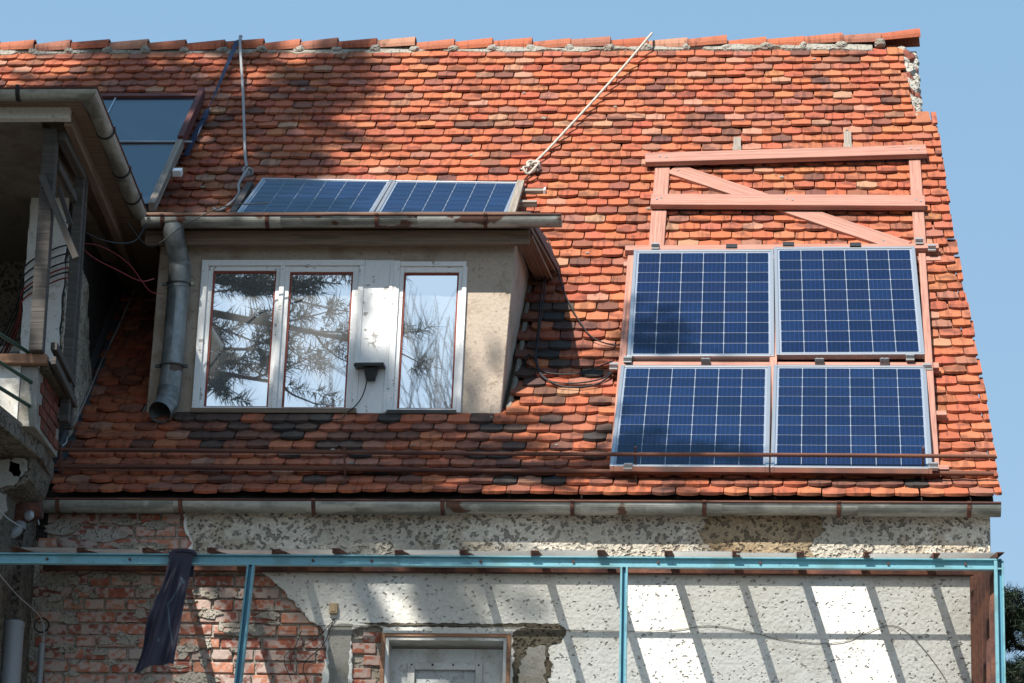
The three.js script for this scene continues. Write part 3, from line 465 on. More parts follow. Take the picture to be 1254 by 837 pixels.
// door below
{
  const d = sub('door', house); d.userData.label = 'pale grey door with frosted panel set deep in the wall';
  part('casing', [box(-0.802, -0.776, 4.34, 6.41, -0.02, 0.03, 0.003), box(-0.018, 0.008, 4.34, 6.41, -0.02, 0.03, 0.003), box(-0.776, -0.018, 6.388, 6.41, -0.02, 0.028, 0.003)], M.orangeWood, d);
  part('lining', [box(-0.776, -0.752, 4.34, 6.388, -0.2, 0.02, 0.003), box(-0.04, -0.018, 4.34, 6.388, -0.2, 0.02, 0.003), box(-0.752, -0.04, 6.365, 6.388, -0.2, 0.02, 0.003)], M.paintClean, d);
  part('leaf', [slab([[-0.752, 4.34], [-0.04, 4.34], [-0.04, 6.345], [-0.752, 6.345]], -0.17, -0.13, [[[-0.62, 4.6], [-0.62, 6.22], [-0.2, 6.22], [-0.2, 4.6]]])], M.paintClean, d);
  part('bead', [box(-0.645, -0.6, 4.56, 6.255, -0.13, -0.112, 0.004), box(-0.22, -0.175, 4.56, 6.255, -0.13, -0.112, 0.004), box(-0.6, -0.22, 6.21, 6.255, -0.13, -0.113, 0.004), box(-0.6, -0.22, 4.56, 4.6, -0.13, -0.113, 0.004)], M.paintClean, d);
  part('frosted_panel', box(-0.61, -0.21, 4.59, 6.215, -0.155, -0.138), M.frosted, d); part('handle', [rod(V(-0.69, 5.35, -0.13), V(-0.69, 5.35, -0.07), 0.01), rod(V(-0.69, 5.35, -0.07), V(-0.58, 5.35, -0.07), 0.009)], M.plate, d);
  for (const x of [-0.62, -0.49, -0.36, -0.2]) part('screw', new THREE.CylinderGeometry(0.006, 0.006, 0.006, 10).rotateX(Math.PI / 2).translate(x, 6.24, -0.11), M.darkMetal, d);
}

// ------------------------------------------------------------ solar panels
const cellMats = [[0.006, 0.02, 0.078], [0.005, 0.017, 0.067], [0.008, 0.025, 0.088], [0.005, 0.016, 0.06], [0.008, 0.019, 0.07]].map((c) => new THREE.MeshPhysicalMaterial({ color: lin(...c), map: cellMap, roughness: 0.9, specularIntensity: 0.1, clearcoat: 0.7, clearcoatRoughness: 0.03 }));
function cellGeo(w, h) { const c = 0.006, s = new THREE.Shape([[c, 0], [w - c, 0], [w, c], [w, h - c], [w - c, h], [c, h], [0, h - c], [0, c]].map(([x, y]) => new THREE.Vector2(x - w / 2, y - h / 2))); const g = new THREE.ExtrudeGeometry(s, { depth: 0.0012, bevelEnabled: false }); const p = g.attributes.position, uv = g.attributes.uv; for (let i = 0; i < p.count; i++) uv.setXY(i, p.getX(i) / w + 0.5, p.getY(i) / h + 0.5); return g; }
function solarPanel(label, bl, br, tl, group) {      // three corners of the top face
  const X = br.clone().sub(bl), Y = tl.clone().sub(bl), W = X.length(), H = Y.length(); X.normalize(); const N = X.clone().cross(Y).normalize(); Y.copy(N).cross(X);
  const g = new THREE.Group(); g.name = numbered('photovoltaic_module'); scene.add(g); tag(g, label, 'solar panel', group); const m = new THREE.Matrix4().makeBasis(X, Y, N); m.setPosition(bl); m.decompose(g.position, g.quaternion, g.scale);
  const add = (n, geo, mt) => { const o = new THREE.Mesh(Array.isArray(geo) ? merge(geo) : geo, mt); o.name = n; g.add(o); return o; };
  const f = 0.024, t = 0.038; add('frame', [box(0, f, 0, H, -t, 0.003, 0.003), box(W - f, W, 0, H, -t, 0.003, 0.003), box(f, W - f, 0, f, -t, 0.002, 0.003), box(f, W - f, H - f, H, -t, 0.002, 0.003)], M.alu);
  add('backsheet', box(f - 0.002, W - f + 0.002, f - 0.002, H - f + 0.002, -0.012, -0.006), M.backsheet);
  const mx = 0.012, my = 0.016, pw = (W - 2 * f - 2 * mx) / 6, ph = (H - 2 * f - 2 * my) / 10, cg = cellGeo(pw - 0.0045, ph - 0.0068);
  for (let r = 0; r < 10; r++) for (let c = 0; c < 6; c++) { const o = add('solar_cell', cg, cellMats[Math.floor(rnd() * 5)]); o.position.set(f + mx + pw * (c + 0.5), f + my + ph * (r + 0.5), -0.0055); }
  return g;
}
const PG = 'solar panels on the roof';
solarPanel('blue solar panel in the upper rack row, beside the dormer side', RP(0.648, 1.845, 0.15), RP(1.632, 1.85, 0.15), RP(0.652, 3.362, 0.15), PG);
solarPanel('blue solar panel in the upper rack row, next to the open roof verge', RP(1.642, 1.868, 0.15), RP(2.63, 1.878, 0.15), RP(1.636, 3.4, 0.15), PG);
solarPanel('blue solar panel in the lower rack row with a cast shadow, towards the dormer', RP(0.604, 0.182, 0.15), RP(1.6, 0.176, 0.15), RP(0.598, 1.715, 0.15), PG);
solarPanel('blue solar panel in the lower rack row, next to the roof verge above the gutter', RP(1.608, 0.174, 0.15), RP(2.612, 0.162, 0.15), RP(1.62, 1.722, 0.15), PG);
{
  const t = 34 * D2R, down = V(0, -Math.sin(t), Math.cos(t)).multiplyScalar(1.4); const a = V(-2.217, 10.551, -3.038), b = V(-1.24, 10.522, -3.011), c = V(-1.225, 10.521, -3.01), d = V(-0.274, 10.497, -2.99);
  solarPanel('solar panel tilted on the dormer roof beside the grey rod', a.clone().add(down), b.clone().add(down), a, 'solar panels on the dormer roof');
  solarPanel('solar panel tilted on the dormer roof under the knotted white rope', c.clone().add(down), d.clone().add(down), c, 'solar panels on the dormer roof');
  const rk = thing('panel_rack', 'weathered timber rack with protruding rails under the dormer solar panels', 'rack', [-0.25, 9.6, -2.0]);
  const nn = V(0, Math.cos(t), Math.sin(t)), o = (x, l, h) => V(x, 10.52, -3.01).addScaledVector(down, l).addScaledVector(nn, h);
  part('rail', bar(o(-2.3, 0.08, -0.075), o(-0.06, 0.08, -0.075), 0.06, 0.06, nn), M.paleWood, rk); part('rail', bar(o(-2.3, 0.3, -0.075), o(-0.09, 0.3, -0.075), 0.045, 0.045, nn), M.paleWood, rk);
  part('side_board', bar(o(-0.235, 0, -0.02), o(-0.235, 1, -0.02), 0.055, 0.04, nn), M.paleWood, rk); part('side_board', bar(o(-2.25, 0, -0.03), o(-2.25, 1, -0.03), 0.05, 0.04, nn), M.greyWood, rk);
  for (const x of [-2.2, -1.25, -0.3]) part('prop', bar(V(x, 9.45, -2.0), o(x, 0.75, -0.05), 0.05, 0.05, V(0, 0, 1)), M.greyWood, rk);
  part('cap_block', bar(o(-0.06, 0.08, -0.074), o(-0.045, 0.08, -0.074), 0.075, 0.075, nn), M.paint, rk);
}
// timber frame that carries the panels
{
  const f = thing('timber_frame', 'pink-stained timber frame with one diagonal brace bolted on the tiles', 'timber frame', [0.65, 7.5, 0.1]);
  const beam = (n, x0, s0, h0, x1, s1, h1, w, t, m = M.pinkWood) => part(n, bar(RP(x0, s0, h0), RP(x1, s1, h1), w, t, RN((s0 + s1) / 2), 0.005), m, f);
  beam('beam', 0.672, 4.83, 0.115, 2.754, 4.955, 0.115, 0.15, 0.042); beam('beam', 0.735, 4.165, 0.115, 2.713, 4.135, 0.115, 0.165, 0.042); beam('beam', 0.575, 3.45, 0.085, 2.786, 3.48, 0.085, 0.07, 0.07);
  beam('upright', 0.802, 4.8, 0.065, 0.792, 3.5, 0.065, 0.11, 0.04); beam('upright', 2.664, 4.92, 0.065, 2.66, 3.5, 0.065, 0.085, 0.04); beam('brace', 0.88, 4.76, 0.06, 2.55, 3.54, 0.06, 0.16, 0.045);
  beam('upright', 2.668, 3.46, 0.055, 2.64, 0.35, 0.055, 0.05, 0.05); beam('upright', 0.62, 3.42, 0.055, 0.62, 0.35, 0.055, 0.05, 0.05); beam('upright', 1.63, 3.42, 0.055, 1.62, 0.3, 0.05, 0.05, 0.05);
  beam('crossbar', 0.55, 1.78, 0.1, 2.72, 1.775, 0.1, 0.075, 0.05); beam('crossbar', 2.55, 1.1, 0.09, 2.742, 1.1, 0.09, 0.06, 0.05); beam('crossbar', 0.57, 3.3, 0.05, 2.8, 3.38, 0.05, 0.06, 0.05); beam('crossbar', 0.62, 0.27, 0.09, 2.72, 0.27, 0.09, 0.06, 0.05);
  for (const [x, s, h] of [[0.79, 3.46, 0.13], [2.65, 3.53, 0.13], [2.735, 3.44, 0.125], [0.655, 1.79, 0.155], [1.175, 1.785, 0.15], [0.565, 1.71, 0.145], [2.53, 1.83, 0.155], [2.64, 1.7, 0.15], [0.72, 0.17, 0.155], [2.62, 0.2, 0.155], [1.93, 1.785, 0.15], [2.36, 1.79, 0.15]]) {
    const small = x > 1 && x < 2.4, w = small ? 0.06 : 0.055, c = RP(x, s, h), n = RN(s); part('bracket', [bar(c.clone().addScaledVector(V(-1, 0, 0), w / 2), c.clone().addScaledVector(V(1, 0, 0), w / 2), small ? 0.05 : 0.09, 0.006, n, 0.001), bar(c.clone().add(V(-w / 2, -0.014, 0.018)), c.clone().add(V(w / 2, -0.014, 0.018)), 0.006, 0.05, n, 0.001), ...[-1, 1].map((q) => new THREE.CylinderGeometry(0.006, 0.006, 0.01, 8).translate(c.x + q * 0.014, c.y + 0.006, c.z + 0.02))], M.plate, f); }
  for (const [x, s, h] of [[0.78, 4.84, 0.138], [0.83, 4.83, 0.138], [2.64, 4.95, 0.138], [2.69, 4.94, 0.138], [0.78, 4.16, 0.138], [0.81, 4.18, 0.138], [2.65, 4.14, 0.138], [2.68, 4.12, 0.138], [1.72, 4.16, 0.138], [1.76, 4.14, 0.138], [0.92, 4.72, 0.084], [2.4, 3.62, 0.084]]) { const g = new THREE.CylinderGeometry(0.009, 0.009, 0.006, 10); g.applyQuaternion(new THREE.Quaternion().setFromUnitVectors(V(0, 1, 0), RN(s))); g.translate(...RP(x, s, h).toArray()); part('screw', g, M.plate, f); }
  for (const [x0, s0, s1] of [[1.351, 5.25, 5.0], [2.176, 5.34, 5.03]]) part('strap', [bar(RP(x0, s0, 0.09), RP(x0, s1, 0.1), 0.055, 0.006, RN(5), 0.001), bar(RP(x0, s1 - 0.02, 0.115), RP(x0, s1 + 0.06, 0.108), 0.065, 0.008, RN(5), 0.001)], M.paleWood, f);
  for (const [x, s] of [[1.33, 3.4], [2.2, 3.42], [1.73, 3.43]]) part('clip', bar(RP(x - 0.04, s, 0.158), RP(x + 0.04, s, 0.158), 0.05, 0.012, RN(3.4), 0.002), M.darkMetal, f);
}
// snow guard pipes
{
  const g = thing('snow_guard', 'two rusty pipes on bent brackets running along the lower tiles', 'snow guard', [0, 7.5, 0.1]);
  part('pipe', tube([RP(-3.0, 0.275, 0.21), RP(-1.5, 0.245, 0.215), RP(-0.15, 0.23, 0.21), RP(1.5, 0.222, 0.213), RP(3.005, 0.215, 0.21)], 0.0135, 60, 10), M.rust, g);
  part('pipe', tube([RP(-3.0, 0.262, 0.1), RP(-1.5, 0.235, 0.105), RP(-0.15, 0.215, 0.1), RP(1.5, 0.205, 0.103), RP(2.995, 0.2, 0.1)], 0.016, 60, 10), M.rust, g);
  for (const x of [-2.88, -1.07, 0.765, 2.555]) part('bracket', [bar(RP(x, 0.235, 0.26), RP(x, 0.2, 0.02), 0.012, 0.02, V(0, 0, 1), 0.002), bar(RP(x, 0.2, 0.035), RP(x, 0.55, 0.03), 0.02, 0.008, RN(0.3), 0.001), bar(RP(x, 0.2, 0.05), RP(x, 0.1, 0.05), 0.018, 0.008, RN(0.3), 0.001)], M.rust, g);
}
// thermal collector on the upper roof behind the wing
{
  const c = thing('solar_collector', 'dark glazed solar collector in a red-brown frame beside the wing gutter', 'solar collector', [-3.2, 10.5, -3.0]);
  const t = 41 * D2R, dn = V(0, -Math.sin(t), Math.cos(t)), nn = V(0, Math.cos(t), Math.sin(t)), o = (x, l, h = 0) => V(x, 11.546, -3.922).addScaledVector(dn, l).addScaledVector(nn, h);
  const pane = (x0, x1, l0, l1) => bar(o(x0, (l0 + l1) / 2, 0), o(x1, (l0 + l1) / 2, 0), l1 - l0, 0.01, nn, 0);
  part('pane', pane(-4.3, -3.48, 0.03, 1.03), M.collectorGlass, c); part('pane', pane(-3.47, -2.84, 0.03, 1.03), M.collectorGlass, c); part('pane', pane(-4.3, -3.48, 1.05, 2.3), M.collectorGlass, c); part('pane', pane(-3.47, -2.84, 1.05, 2.3), M.collectorGlass, c);
  part('casing', bar(o(-4.32, 1.15, -0.06), o(-2.83, 1.15, -0.06), 2.3, 0.09, nn, 0), M.darkMetal, c);
  part('frame_bar', bar(o(-4.32, 0, 0.0), o(-2.8, 0, 0.0), 0.06, 0.05, nn), M.redWood, c); part('frame_bar', bar(o(-2.81, -0.05, 0.01), o(-2.81, 1.02, 0.01), 0.045, 0.09, nn), M.redWood, c);
  part('frame_bar', bar(o(-2.81, 1.04, 0.0), o(-2.81, 2.35, 0.0), 0.05, 0.07, nn), M.paleWood, c); part('glazing_bar', bar(o(-3.475, 0, 0.008), o(-3.475, 2.3, 0.008), 0.012, 0.01, nn, 0.001), M.alu, c);
  part('cross_bar', bar(o(-4.3, 1.04, 0.02), o(-2.72, 1.04, 0.012), 0.012, 0.014, nn, 0.002), M.alu, c); part('bracket', bar(o(-2.78, 1.6, -0.02), o(-2.71, 1.6, -0.02), 0.06, 0.05, nn), M.paint, c);
}
// ------------------------------------------------------------ ropes, straps and cables on the roof
const R3 = (list, h) => list.map(([x, s, hh]) => RP(x, s, (hh ?? h) + 0.028));
{
  const r = thing('rope', 'white rope tied to the dormer panel corner and drawn over the ridge', 'rope', [-0.19, 10.7, -3.1]);
  part('line', tube(R3([[0.655, 7.02, 0.1], [0.648, 6.93, 0.13], [0.44, 6.37, 0.1], [0.1, 5.46, 0.08], [-0.15, 4.83, 0.07], [-0.2, 4.74, 0.08], [-0.24, 4.6, 0.12]]), 0.0095, 80, 8), M.rope, r);
  const k = new THREE.TorusKnotGeometry(0.034, 0.011, 90, 8, 2, 3).applyMatrix4(new THREE.Matrix4().makeTranslation(...RP(-0.16, 4.75, 0.1).toArray())); part('knot', k, M.rope, r);
  part('loop', tube(R3([[-0.19, 4.7, 0.1], [-0.22, 4.62, 0.13], [-0.19, 4.58, 0.1], [-0.14, 4.68, 0.1], [-0.12, 4.8, 0.09], [-0.18, 4.78, 0.09]]), 0.009, 40, 8, true), M.rope, r);
  const g = thing('rope', 'pale grey taut cord from the ridge to the dormer panel edge', 'rope', [-2.3, 10.7, -3.1]);
  part('line', tube(R3([[-2.64, 7.0, 0.1], [-2.636, 6.92, 0.14], [-2.48, 5.9, 0.09], [-2.335, 4.92, 0.07], [-2.3, 4.74, 0.08]]), 0.011, 60, 8), M.ropeGrey, g);
  part('knot', [new THREE.TorusKnotGeometry(0.026, 0.01, 70, 8, 2, 3).translate(...RP(-2.295, 4.72, 0.08).toArray()), tube(R3([[-2.29, 4.7, 0.08], [-2.33, 4.5, 0.06], [-2.31, 4.35, 0.06], [-2.36, 4.2, 0.05], [-2.43, 4.1, 0.05], [-2.47, 4.14, 0.05]]), 0.011, 30, 8)], M.ropeGrey, g);
  const b = thing('ratchet_strap', 'dark blue lashing strap from the ridge to the collector frame', 'strap', [-2.75, 11, -3.4]);
  const ribbon = (list, w) => { const pos = []; for (let i = 0; i + 1 < list.length; i++) { const [x0, s0, h0, w0] = list[i], [x1, s1, h1, w1] = list[i + 1]; const a = RP(x0 - w0 * w, s0, h0), b2 = RP(x0 + w0 * w, s0, h0 + 0.01), c = RP(x1 + w1 * w, s1, h1 + 0.01), d = RP(x1 - w1 * w, s1, h1); for (const p of [a, b2, c, a, c, d]) pos.push(p.x, p.y, p.z); const n = V(0, -0.002, -0.002); for (const p of [a, c, b2, a, d, c]) pos.push(p.x + n.x, p.y + n.y, p.z + n.z); } const gg = new THREE.BufferGeometry(); gg.setAttribute('position', new THREE.Float32BufferAttribute(pos, 3)); gg.computeVertexNormals(); return metreUV(gg); };
  part('webbing', ribbon([[-2.655, 7.0, 0.1, 1], [-2.66, 6.9, 0.13, 1], [-2.705, 6.24, 0.1, 0.6], [-2.725, 5.85, 0.1, 0.25], [-2.735, 5.65, 0.1, 0.5], [-2.745, 5.55, 0.1, 1], [-2.768, 5.31, 0.1, 1.1], [-2.79, 4.93, 0.1, 0.9], [-2.86, 4.9, 0.12, 0.4]], 0.024), M.blueStrap, b);
  part('buckle', [bar(RP(-2.737, 5.72, 0.1), RP(-2.742, 5.55, 0.1), 0.04, 0.03, RN(5.6), 0.006)], M.blueStrap, b);
  part('knot', [rock(0.035, 1.2, 1, 0.9, 3.3).translate(...RP(-2.86, 4.89, 0.14).toArray()), rock(0.025, 1.2, 1.5, 0.9, 4.3).translate(...RP(-2.9, 4.8, 0.16).toArray())], M.blueStrap, b);
  // loose cables right of the dormer
  const c = thing('cable', 'loop of black cables hanging from the dormer eave onto the tiles', 'cable', [0.1, 8.7, -1.4]);
  const cab = (list, rad = 0.006) => tube(R3(list), rad, 70, 6);
  part('wire', cab([[-0.04, 3.75, 0.06], [0.03, 3.55, 0.08], [0.1, 3.2, 0.07], [0.19, 2.8, 0.06], [0.3, 2.45, 0.06], [0.42, 2.2, 0.06], [0.57, 2.1, 0.07], [0.63, 2.08, 0.1]], 0.005), M.black, c);
  part('wire', cab([[-0.03, 3.7, 0.06], [0.01, 3.2, 0.1], [0.02, 2.6, 0.08], [0.03, 2.0, 0.06], [0.045, 1.86, 0.055], [0.09, 1.7, 0.05], [0.24, 1.54, 0.05], [0.45, 1.57, 0.05], [0.54, 1.72, 0.05], [0.56, 1.82, 0.07]]), M.black, c);
  part('wire', cab([[-0.02, 3.65, 0.07], [0.035, 3.0, 0.11], [0.035, 2.2, 0.08], [0.03, 1.9, 0.06], [0.12, 1.64, 0.05], [0.3, 1.58, 0.055], [0.5, 1.66, 0.055], [0.55, 1.78, 0.06]], 0.005), M.black, c);
  part('wire', cab([[0.04, 1.88, 0.055], [-0.02, 2.0, 0.05], [-0.04, 1.9, 0.05], [0.1, 1.74, 0.055], [0.28, 1.72, 0.05], [0.4, 1.78, 0.05], [0.56, 1.9, 0.06]], 0.005), M.black, c);
  const w = thing('cable', 'thin pale cable trailing down the tiles beside the wing wall', 'cable', [-2.9, 8, -0.7]);
  part('wire', tube(R3([[-2.79, 3.5, 0.08], [-2.823, 3.42, 0.07], [-2.855, 2.9, 0.06], [-2.878, 2.44, 0.06], [-2.915, 1.92, 0.055], [-2.925, 1.32, 0.06], [-2.945, 0.77, 0.06], [-2.93, 0.6, 0.08], [-2.975, 0.5, 0.08], [-2.99, 0.3, 0.1], [-2.985, 0.1, 0.12]]).concat([V(-2.96, 7.1, 0.3), V(-2.94, 7.02, 0.3)]), 0.0055, 120, 6), M.whiteCable, w);
  const lc = thing('cable', 'black lead drooping from the window lamp over the first tile course', 'cable', [-1.05, 8.2, -0.7]);
  part('wire', tube([V(-1.03, 8.33, -0.7), V(-1.06, 8.2, -0.735), V(-1.1, 8.12, -0.735), V(-1.17, 8.05, -0.72), V(-1.2, 7.98, -0.62), V(-1.28, 7.95, -0.55), V(-1.33, 7.9, -0.55)], 0.004, 50, 6), M.black, lc);
}
// window lamp
{
  const l = thing('solar_lamp', 'small black wall lamp with flat top plate on the white window panel', 'lamp', [-1.03, 8.3, -0.77]);
  part('top_plate', [bar(V(-1.125, 8.37, -0.71), V(-0.925, 8.372, -0.71), 0.115, 0.02, V(0, 1, 0.12), 0.004), bar(V(-1.12, 8.383, -0.71), V(-0.93, 8.385, -0.71), 0.1, 0.006, V(0, 1, 0.12), 0.001)], M.darkMetal, l);
  const g = new THREE.CylinderGeometry(0.066, 0.04, 0.085, 4, 1); g.rotateY(Math.PI / 4); g.scale(1, 1, 0.8); g.translate(-1.018, 8.318, -0.72); part('housing', metreUV(g), M.black, l);
}

// ------------------------------------------------------------ canopy skeleton of blue steel below the eave
{
  const c = thing('canopy_frame', 'light blue steel canopy frame with rusty rafter ends below the eave', 'canopy', [0, 0, 1.1]);
  const zb = 1.1, y1 = 6.632, y0 = 6.565; const chan = (pts) => { const s = new THREE.Shape(pts.map(([a, b]) => new THREE.Vector2(a, b))); return s; };
  const prof = [[0, y0], [0.04, y0], [0.04, y0 + 0.01], [0.008, y0 + 0.014], [0.008, y1 - 0.012], [0.03, y1 - 0.008], [0.03, y1], [0, y1]]; const g = new THREE.ExtrudeGeometry(chan(prof), { depth: 6.05, bevelEnabled: false }); { const p = g.attributes.position; for (let i = 0; i < p.count; i++) { const x = -3.09 + p.getZ(i); p.setXYZ(i, x, p.getY(i) - 0.0006 * x, zb + p.getX(i)); } }
  part('beam', metreUV(g), M.blue, c);
  for (const [xt, xb] of [[-1.468, -1.52], [0.751, 0.75], [2.948, 2.95]]) {
    const post = sub('post', c), last = xt > 2; const w = last ? 0.008 : 0.0; part('flange', bar(V(xt - 0.016 - w, y0 + (last ? 0.05 : 0), zb + 0.02), V(xb - 0.016 - w - (xt < 0 ? 0.35 : 0), 0, zb + 0.02), 0.05, 0.012 + w, V(1, 0, 0), 0.002), M.blue, post); part('flange', bar(V(xt + 0.016, y0 + (last ? 0.05 : 0), zb + 0.02), V(xb + 0.016 - (xt < 0 ? 0.35 : 0), 0, zb + 0.02), 0.05, 0.012, V(1, 0, 0), 0.002), M.blue, post); part('web', bar(V(xt, y0, zb + 0.012), V(xb - (xt < 0 ? 0.35 : 0), 0, zb + 0.012), 0.008, 0.04, V(1, 0, 0), 0.001), M.blueDark, post);
  }
  const wallY = 6.842; part('ledger', [box(-2.95, 2.9, 6.79, 6.84, 0.027, 0.07, 0.004)], M.rust, c);
  const xs = [-2.89, -2.49, -2.094, -1.696, -1.313, -0.962, -0.586, -0.193, 0.219, 0.616, 1.006, 1.4, 1.793, 2.181, 2.581, 2.94];
  for (const x of xs) { const a = V(x + rr(-0.01, 0.01), wallY + 0.02, 0.03), b = V(x + rr(-0.012, 0.012), y1 + 0.022, zb + 0.07 + rr(-0.015, 0.02)); part('rafter', [bar(a, b, 0.045, 0.006, V(0, 1, 0), 0.001), bar(a.clone().add(V(-0.02, -0.012, 0)), b.clone().add(V(-0.02, -0.012, 0)), 0.006, 0.03, V(0, 1, 0), 0.001)], M.rust, c); }
  part('purlin', bar(V(-2.9, 6.8, 0.31), V(2.9, 6.8, 0.31), 0.02, 0.016, V(0, 1, 0), 0.003), M.rust, c);
  const sheet = new THREE.MeshPhysicalMaterial({ color: lin(0.8, 0.8, 0.79), roughness: 0.45, transmission: 1, thickness: 0, side: THREE.DoubleSide });
  for (let i = 0; i + 1 < xs.length; i++) { if ([2, 5, 9, 12].includes(i)) continue; const x0 = xs[i] + 0.01, x1 = xs[i + 1] - 0.01, cx = (x0 + x1) / 2; part('roof_sheet', bar(V(cx, wallY + 0.03, 0.05), V(cx, y1 + 0.032, zb + (i % 2 ? 0.0 : 0.03)), x1 - x0, 0.004, V(0, 1, 0), 0), sheet, c); }
  for (const x of [-2.7, -2.2, -1.1, -0.75, -0.1, 0.45, 0.95, 1.55, 2.3, 2.75]) part('bolt', new THREE.CylinderGeometry(0.008, 0.008, 0.012, 8).rotateX(Math.PI / 2).translate(x, 6.6, zb + 0.014), M.rust, c);
  const cs = thing('corrugated_screen', 'brown corrugated sheet screen standing at the canopy end post', 'screen', [2.9, 0, 0.5]);
  const p = [], N = 96; for (let i = 0; i <= N; i++) { const t = i / N, z = 0.04 + 1.02 * t; p.push([2.85 + 0.075 * t + (((i % 16) < 8) ? 0.03 : -0.03) * smooth(0, 2, Math.min(i % 8, 8 - i % 8)), z]); }
  const pos = []; for (let i = 0; i < N; i++) { const [ax, az] = p[i], [bx, bz] = p[i + 1], hi = 6.78 - 0.18 * i / N; for (const v of [[ax, 0, az], [bx, 0, bz], [bx, hi, bz], [ax, 0, az], [bx, hi, bz], [ax, hi, az]]) pos.push(...v); } const sg = new THREE.BufferGeometry(); sg.setAttribute('position', new THREE.Float32BufferAttribute(pos, 3));
  part('sheet', metreUV(sg), M.rust, cs); part('edge_strip', box(2.862, 2.885, 0, 6.79, 0.018, 0.05), M.redWood, cs); part('brace', bar(V(2.915, 5.6, 0.15), V(2.935, 6.25, 1.02), 0.05, 0.03, V(1, 0, 0), 0.003), M.darkWood, cs);
}
// cloth hung over the beam
{
  const nU = 44, nV = 60, pos = [], uv = [], idx = []; const top = (u) => V(-1.95 + 0.14 * u, 6.638, 1.152), bot = (u) => V(-2.13 + 0.235 * u, 5.9 + 0.05 * smooth(0.15, 0.5, u), 1.16);
  for (let j = 0; j <= nV; j++) for (let i = 0; i <= nU; i++) { const u = i / nU, v = j / nV; const p = top(u).lerp(bot(u), v); const fold = smooth(0.2, 0.45, u) * smooth(0.62, 0.44, u); p.z += 0.045 * fold * smooth(0, 0.25, v) + 0.018 * Math.sin(u * 19 + v * 3) * v + 0.012 * Math.sin(v * 14 + u * 5) * smooth(0.4, 0.1, u); p.x += 0.012 * Math.sin(v * 9) * smooth(0.5, 0.0, u) + (v < 0.06 ? 0.012 * (u - 0.5) : 0); p.y += 0.008 * Math.sin(u * 9) * v; pos.push(p.x, p.y, p.z); uv.push(u, v); }
  for (let j = 0; j < nV; j++) for (let i = 0; i < nU; i++) { const a = j * (nU + 1) + i, b = a + nU + 1; idx.push(a, b, a + 1, a + 1, b, b + 1); }
  const g = new THREE.BufferGeometry(); g.setAttribute('position', new THREE.Float32BufferAttribute(pos, 3)); g.setAttribute('uv', new THREE.Float32BufferAttribute(uv, 2)); g.setIndex(idx); g.computeVertexNormals();
  const seg = (u, v, x0, y0, x1, y1) => { const dx = x1 - x0, dy = y1 - y0, t = clamp(((u - x0) * dx + (v - y0) * dy) / (dx * dx + dy * dy)); return Math.hypot((u - x0 - dx * t) * 0.45, v - y0 - dy * t); };
  const clothMap = texture(512, (u, v) => { const d = Math.min(seg(u, v, 0.78, 0.25, 0.5, 0.46), seg(u, v, 0.5, 0.48, 0.86, 0.82), seg(u, v, 0.7, 0.235, 0.84, 0.275) * 1.0); const k = smooth(0.016, 0.01, d) * (0.55 + 0.4 * brB(u, v)); const dots = smooth(0.02, 0.012, Math.hypot((u - 0.48) * 0.45, v - 0.78)) * 0.6; return mix3([0.03, 0.025, 0.05].map((x) => x * (0.8 + 0.4 * brB(u, v))), [0.1, 0.15, 0.2], Math.max(k, dots)); }, 1);
  const o = thing('cloth', 'dark purple cloth with pale painted strokes hung over the blue beam', 'cloth', [-1.95, 6.0, 1.15]);
  part('sheet', g, mat([1, 1, 1], 0.75, { map: clothMap }), o); part('top_fold', [tube([V(-1.945, 6.64, 1.15), V(-1.88, 6.646, 1.15), V(-1.812, 6.636, 1.152), V(-1.8, 6.62, 1.15)], 0.013, 20, 8), box(-1.945, -1.815, 6.5, 6.645, 1.085, 1.095)], mat([0.03, 0.025, 0.05], 0.75), o);
}

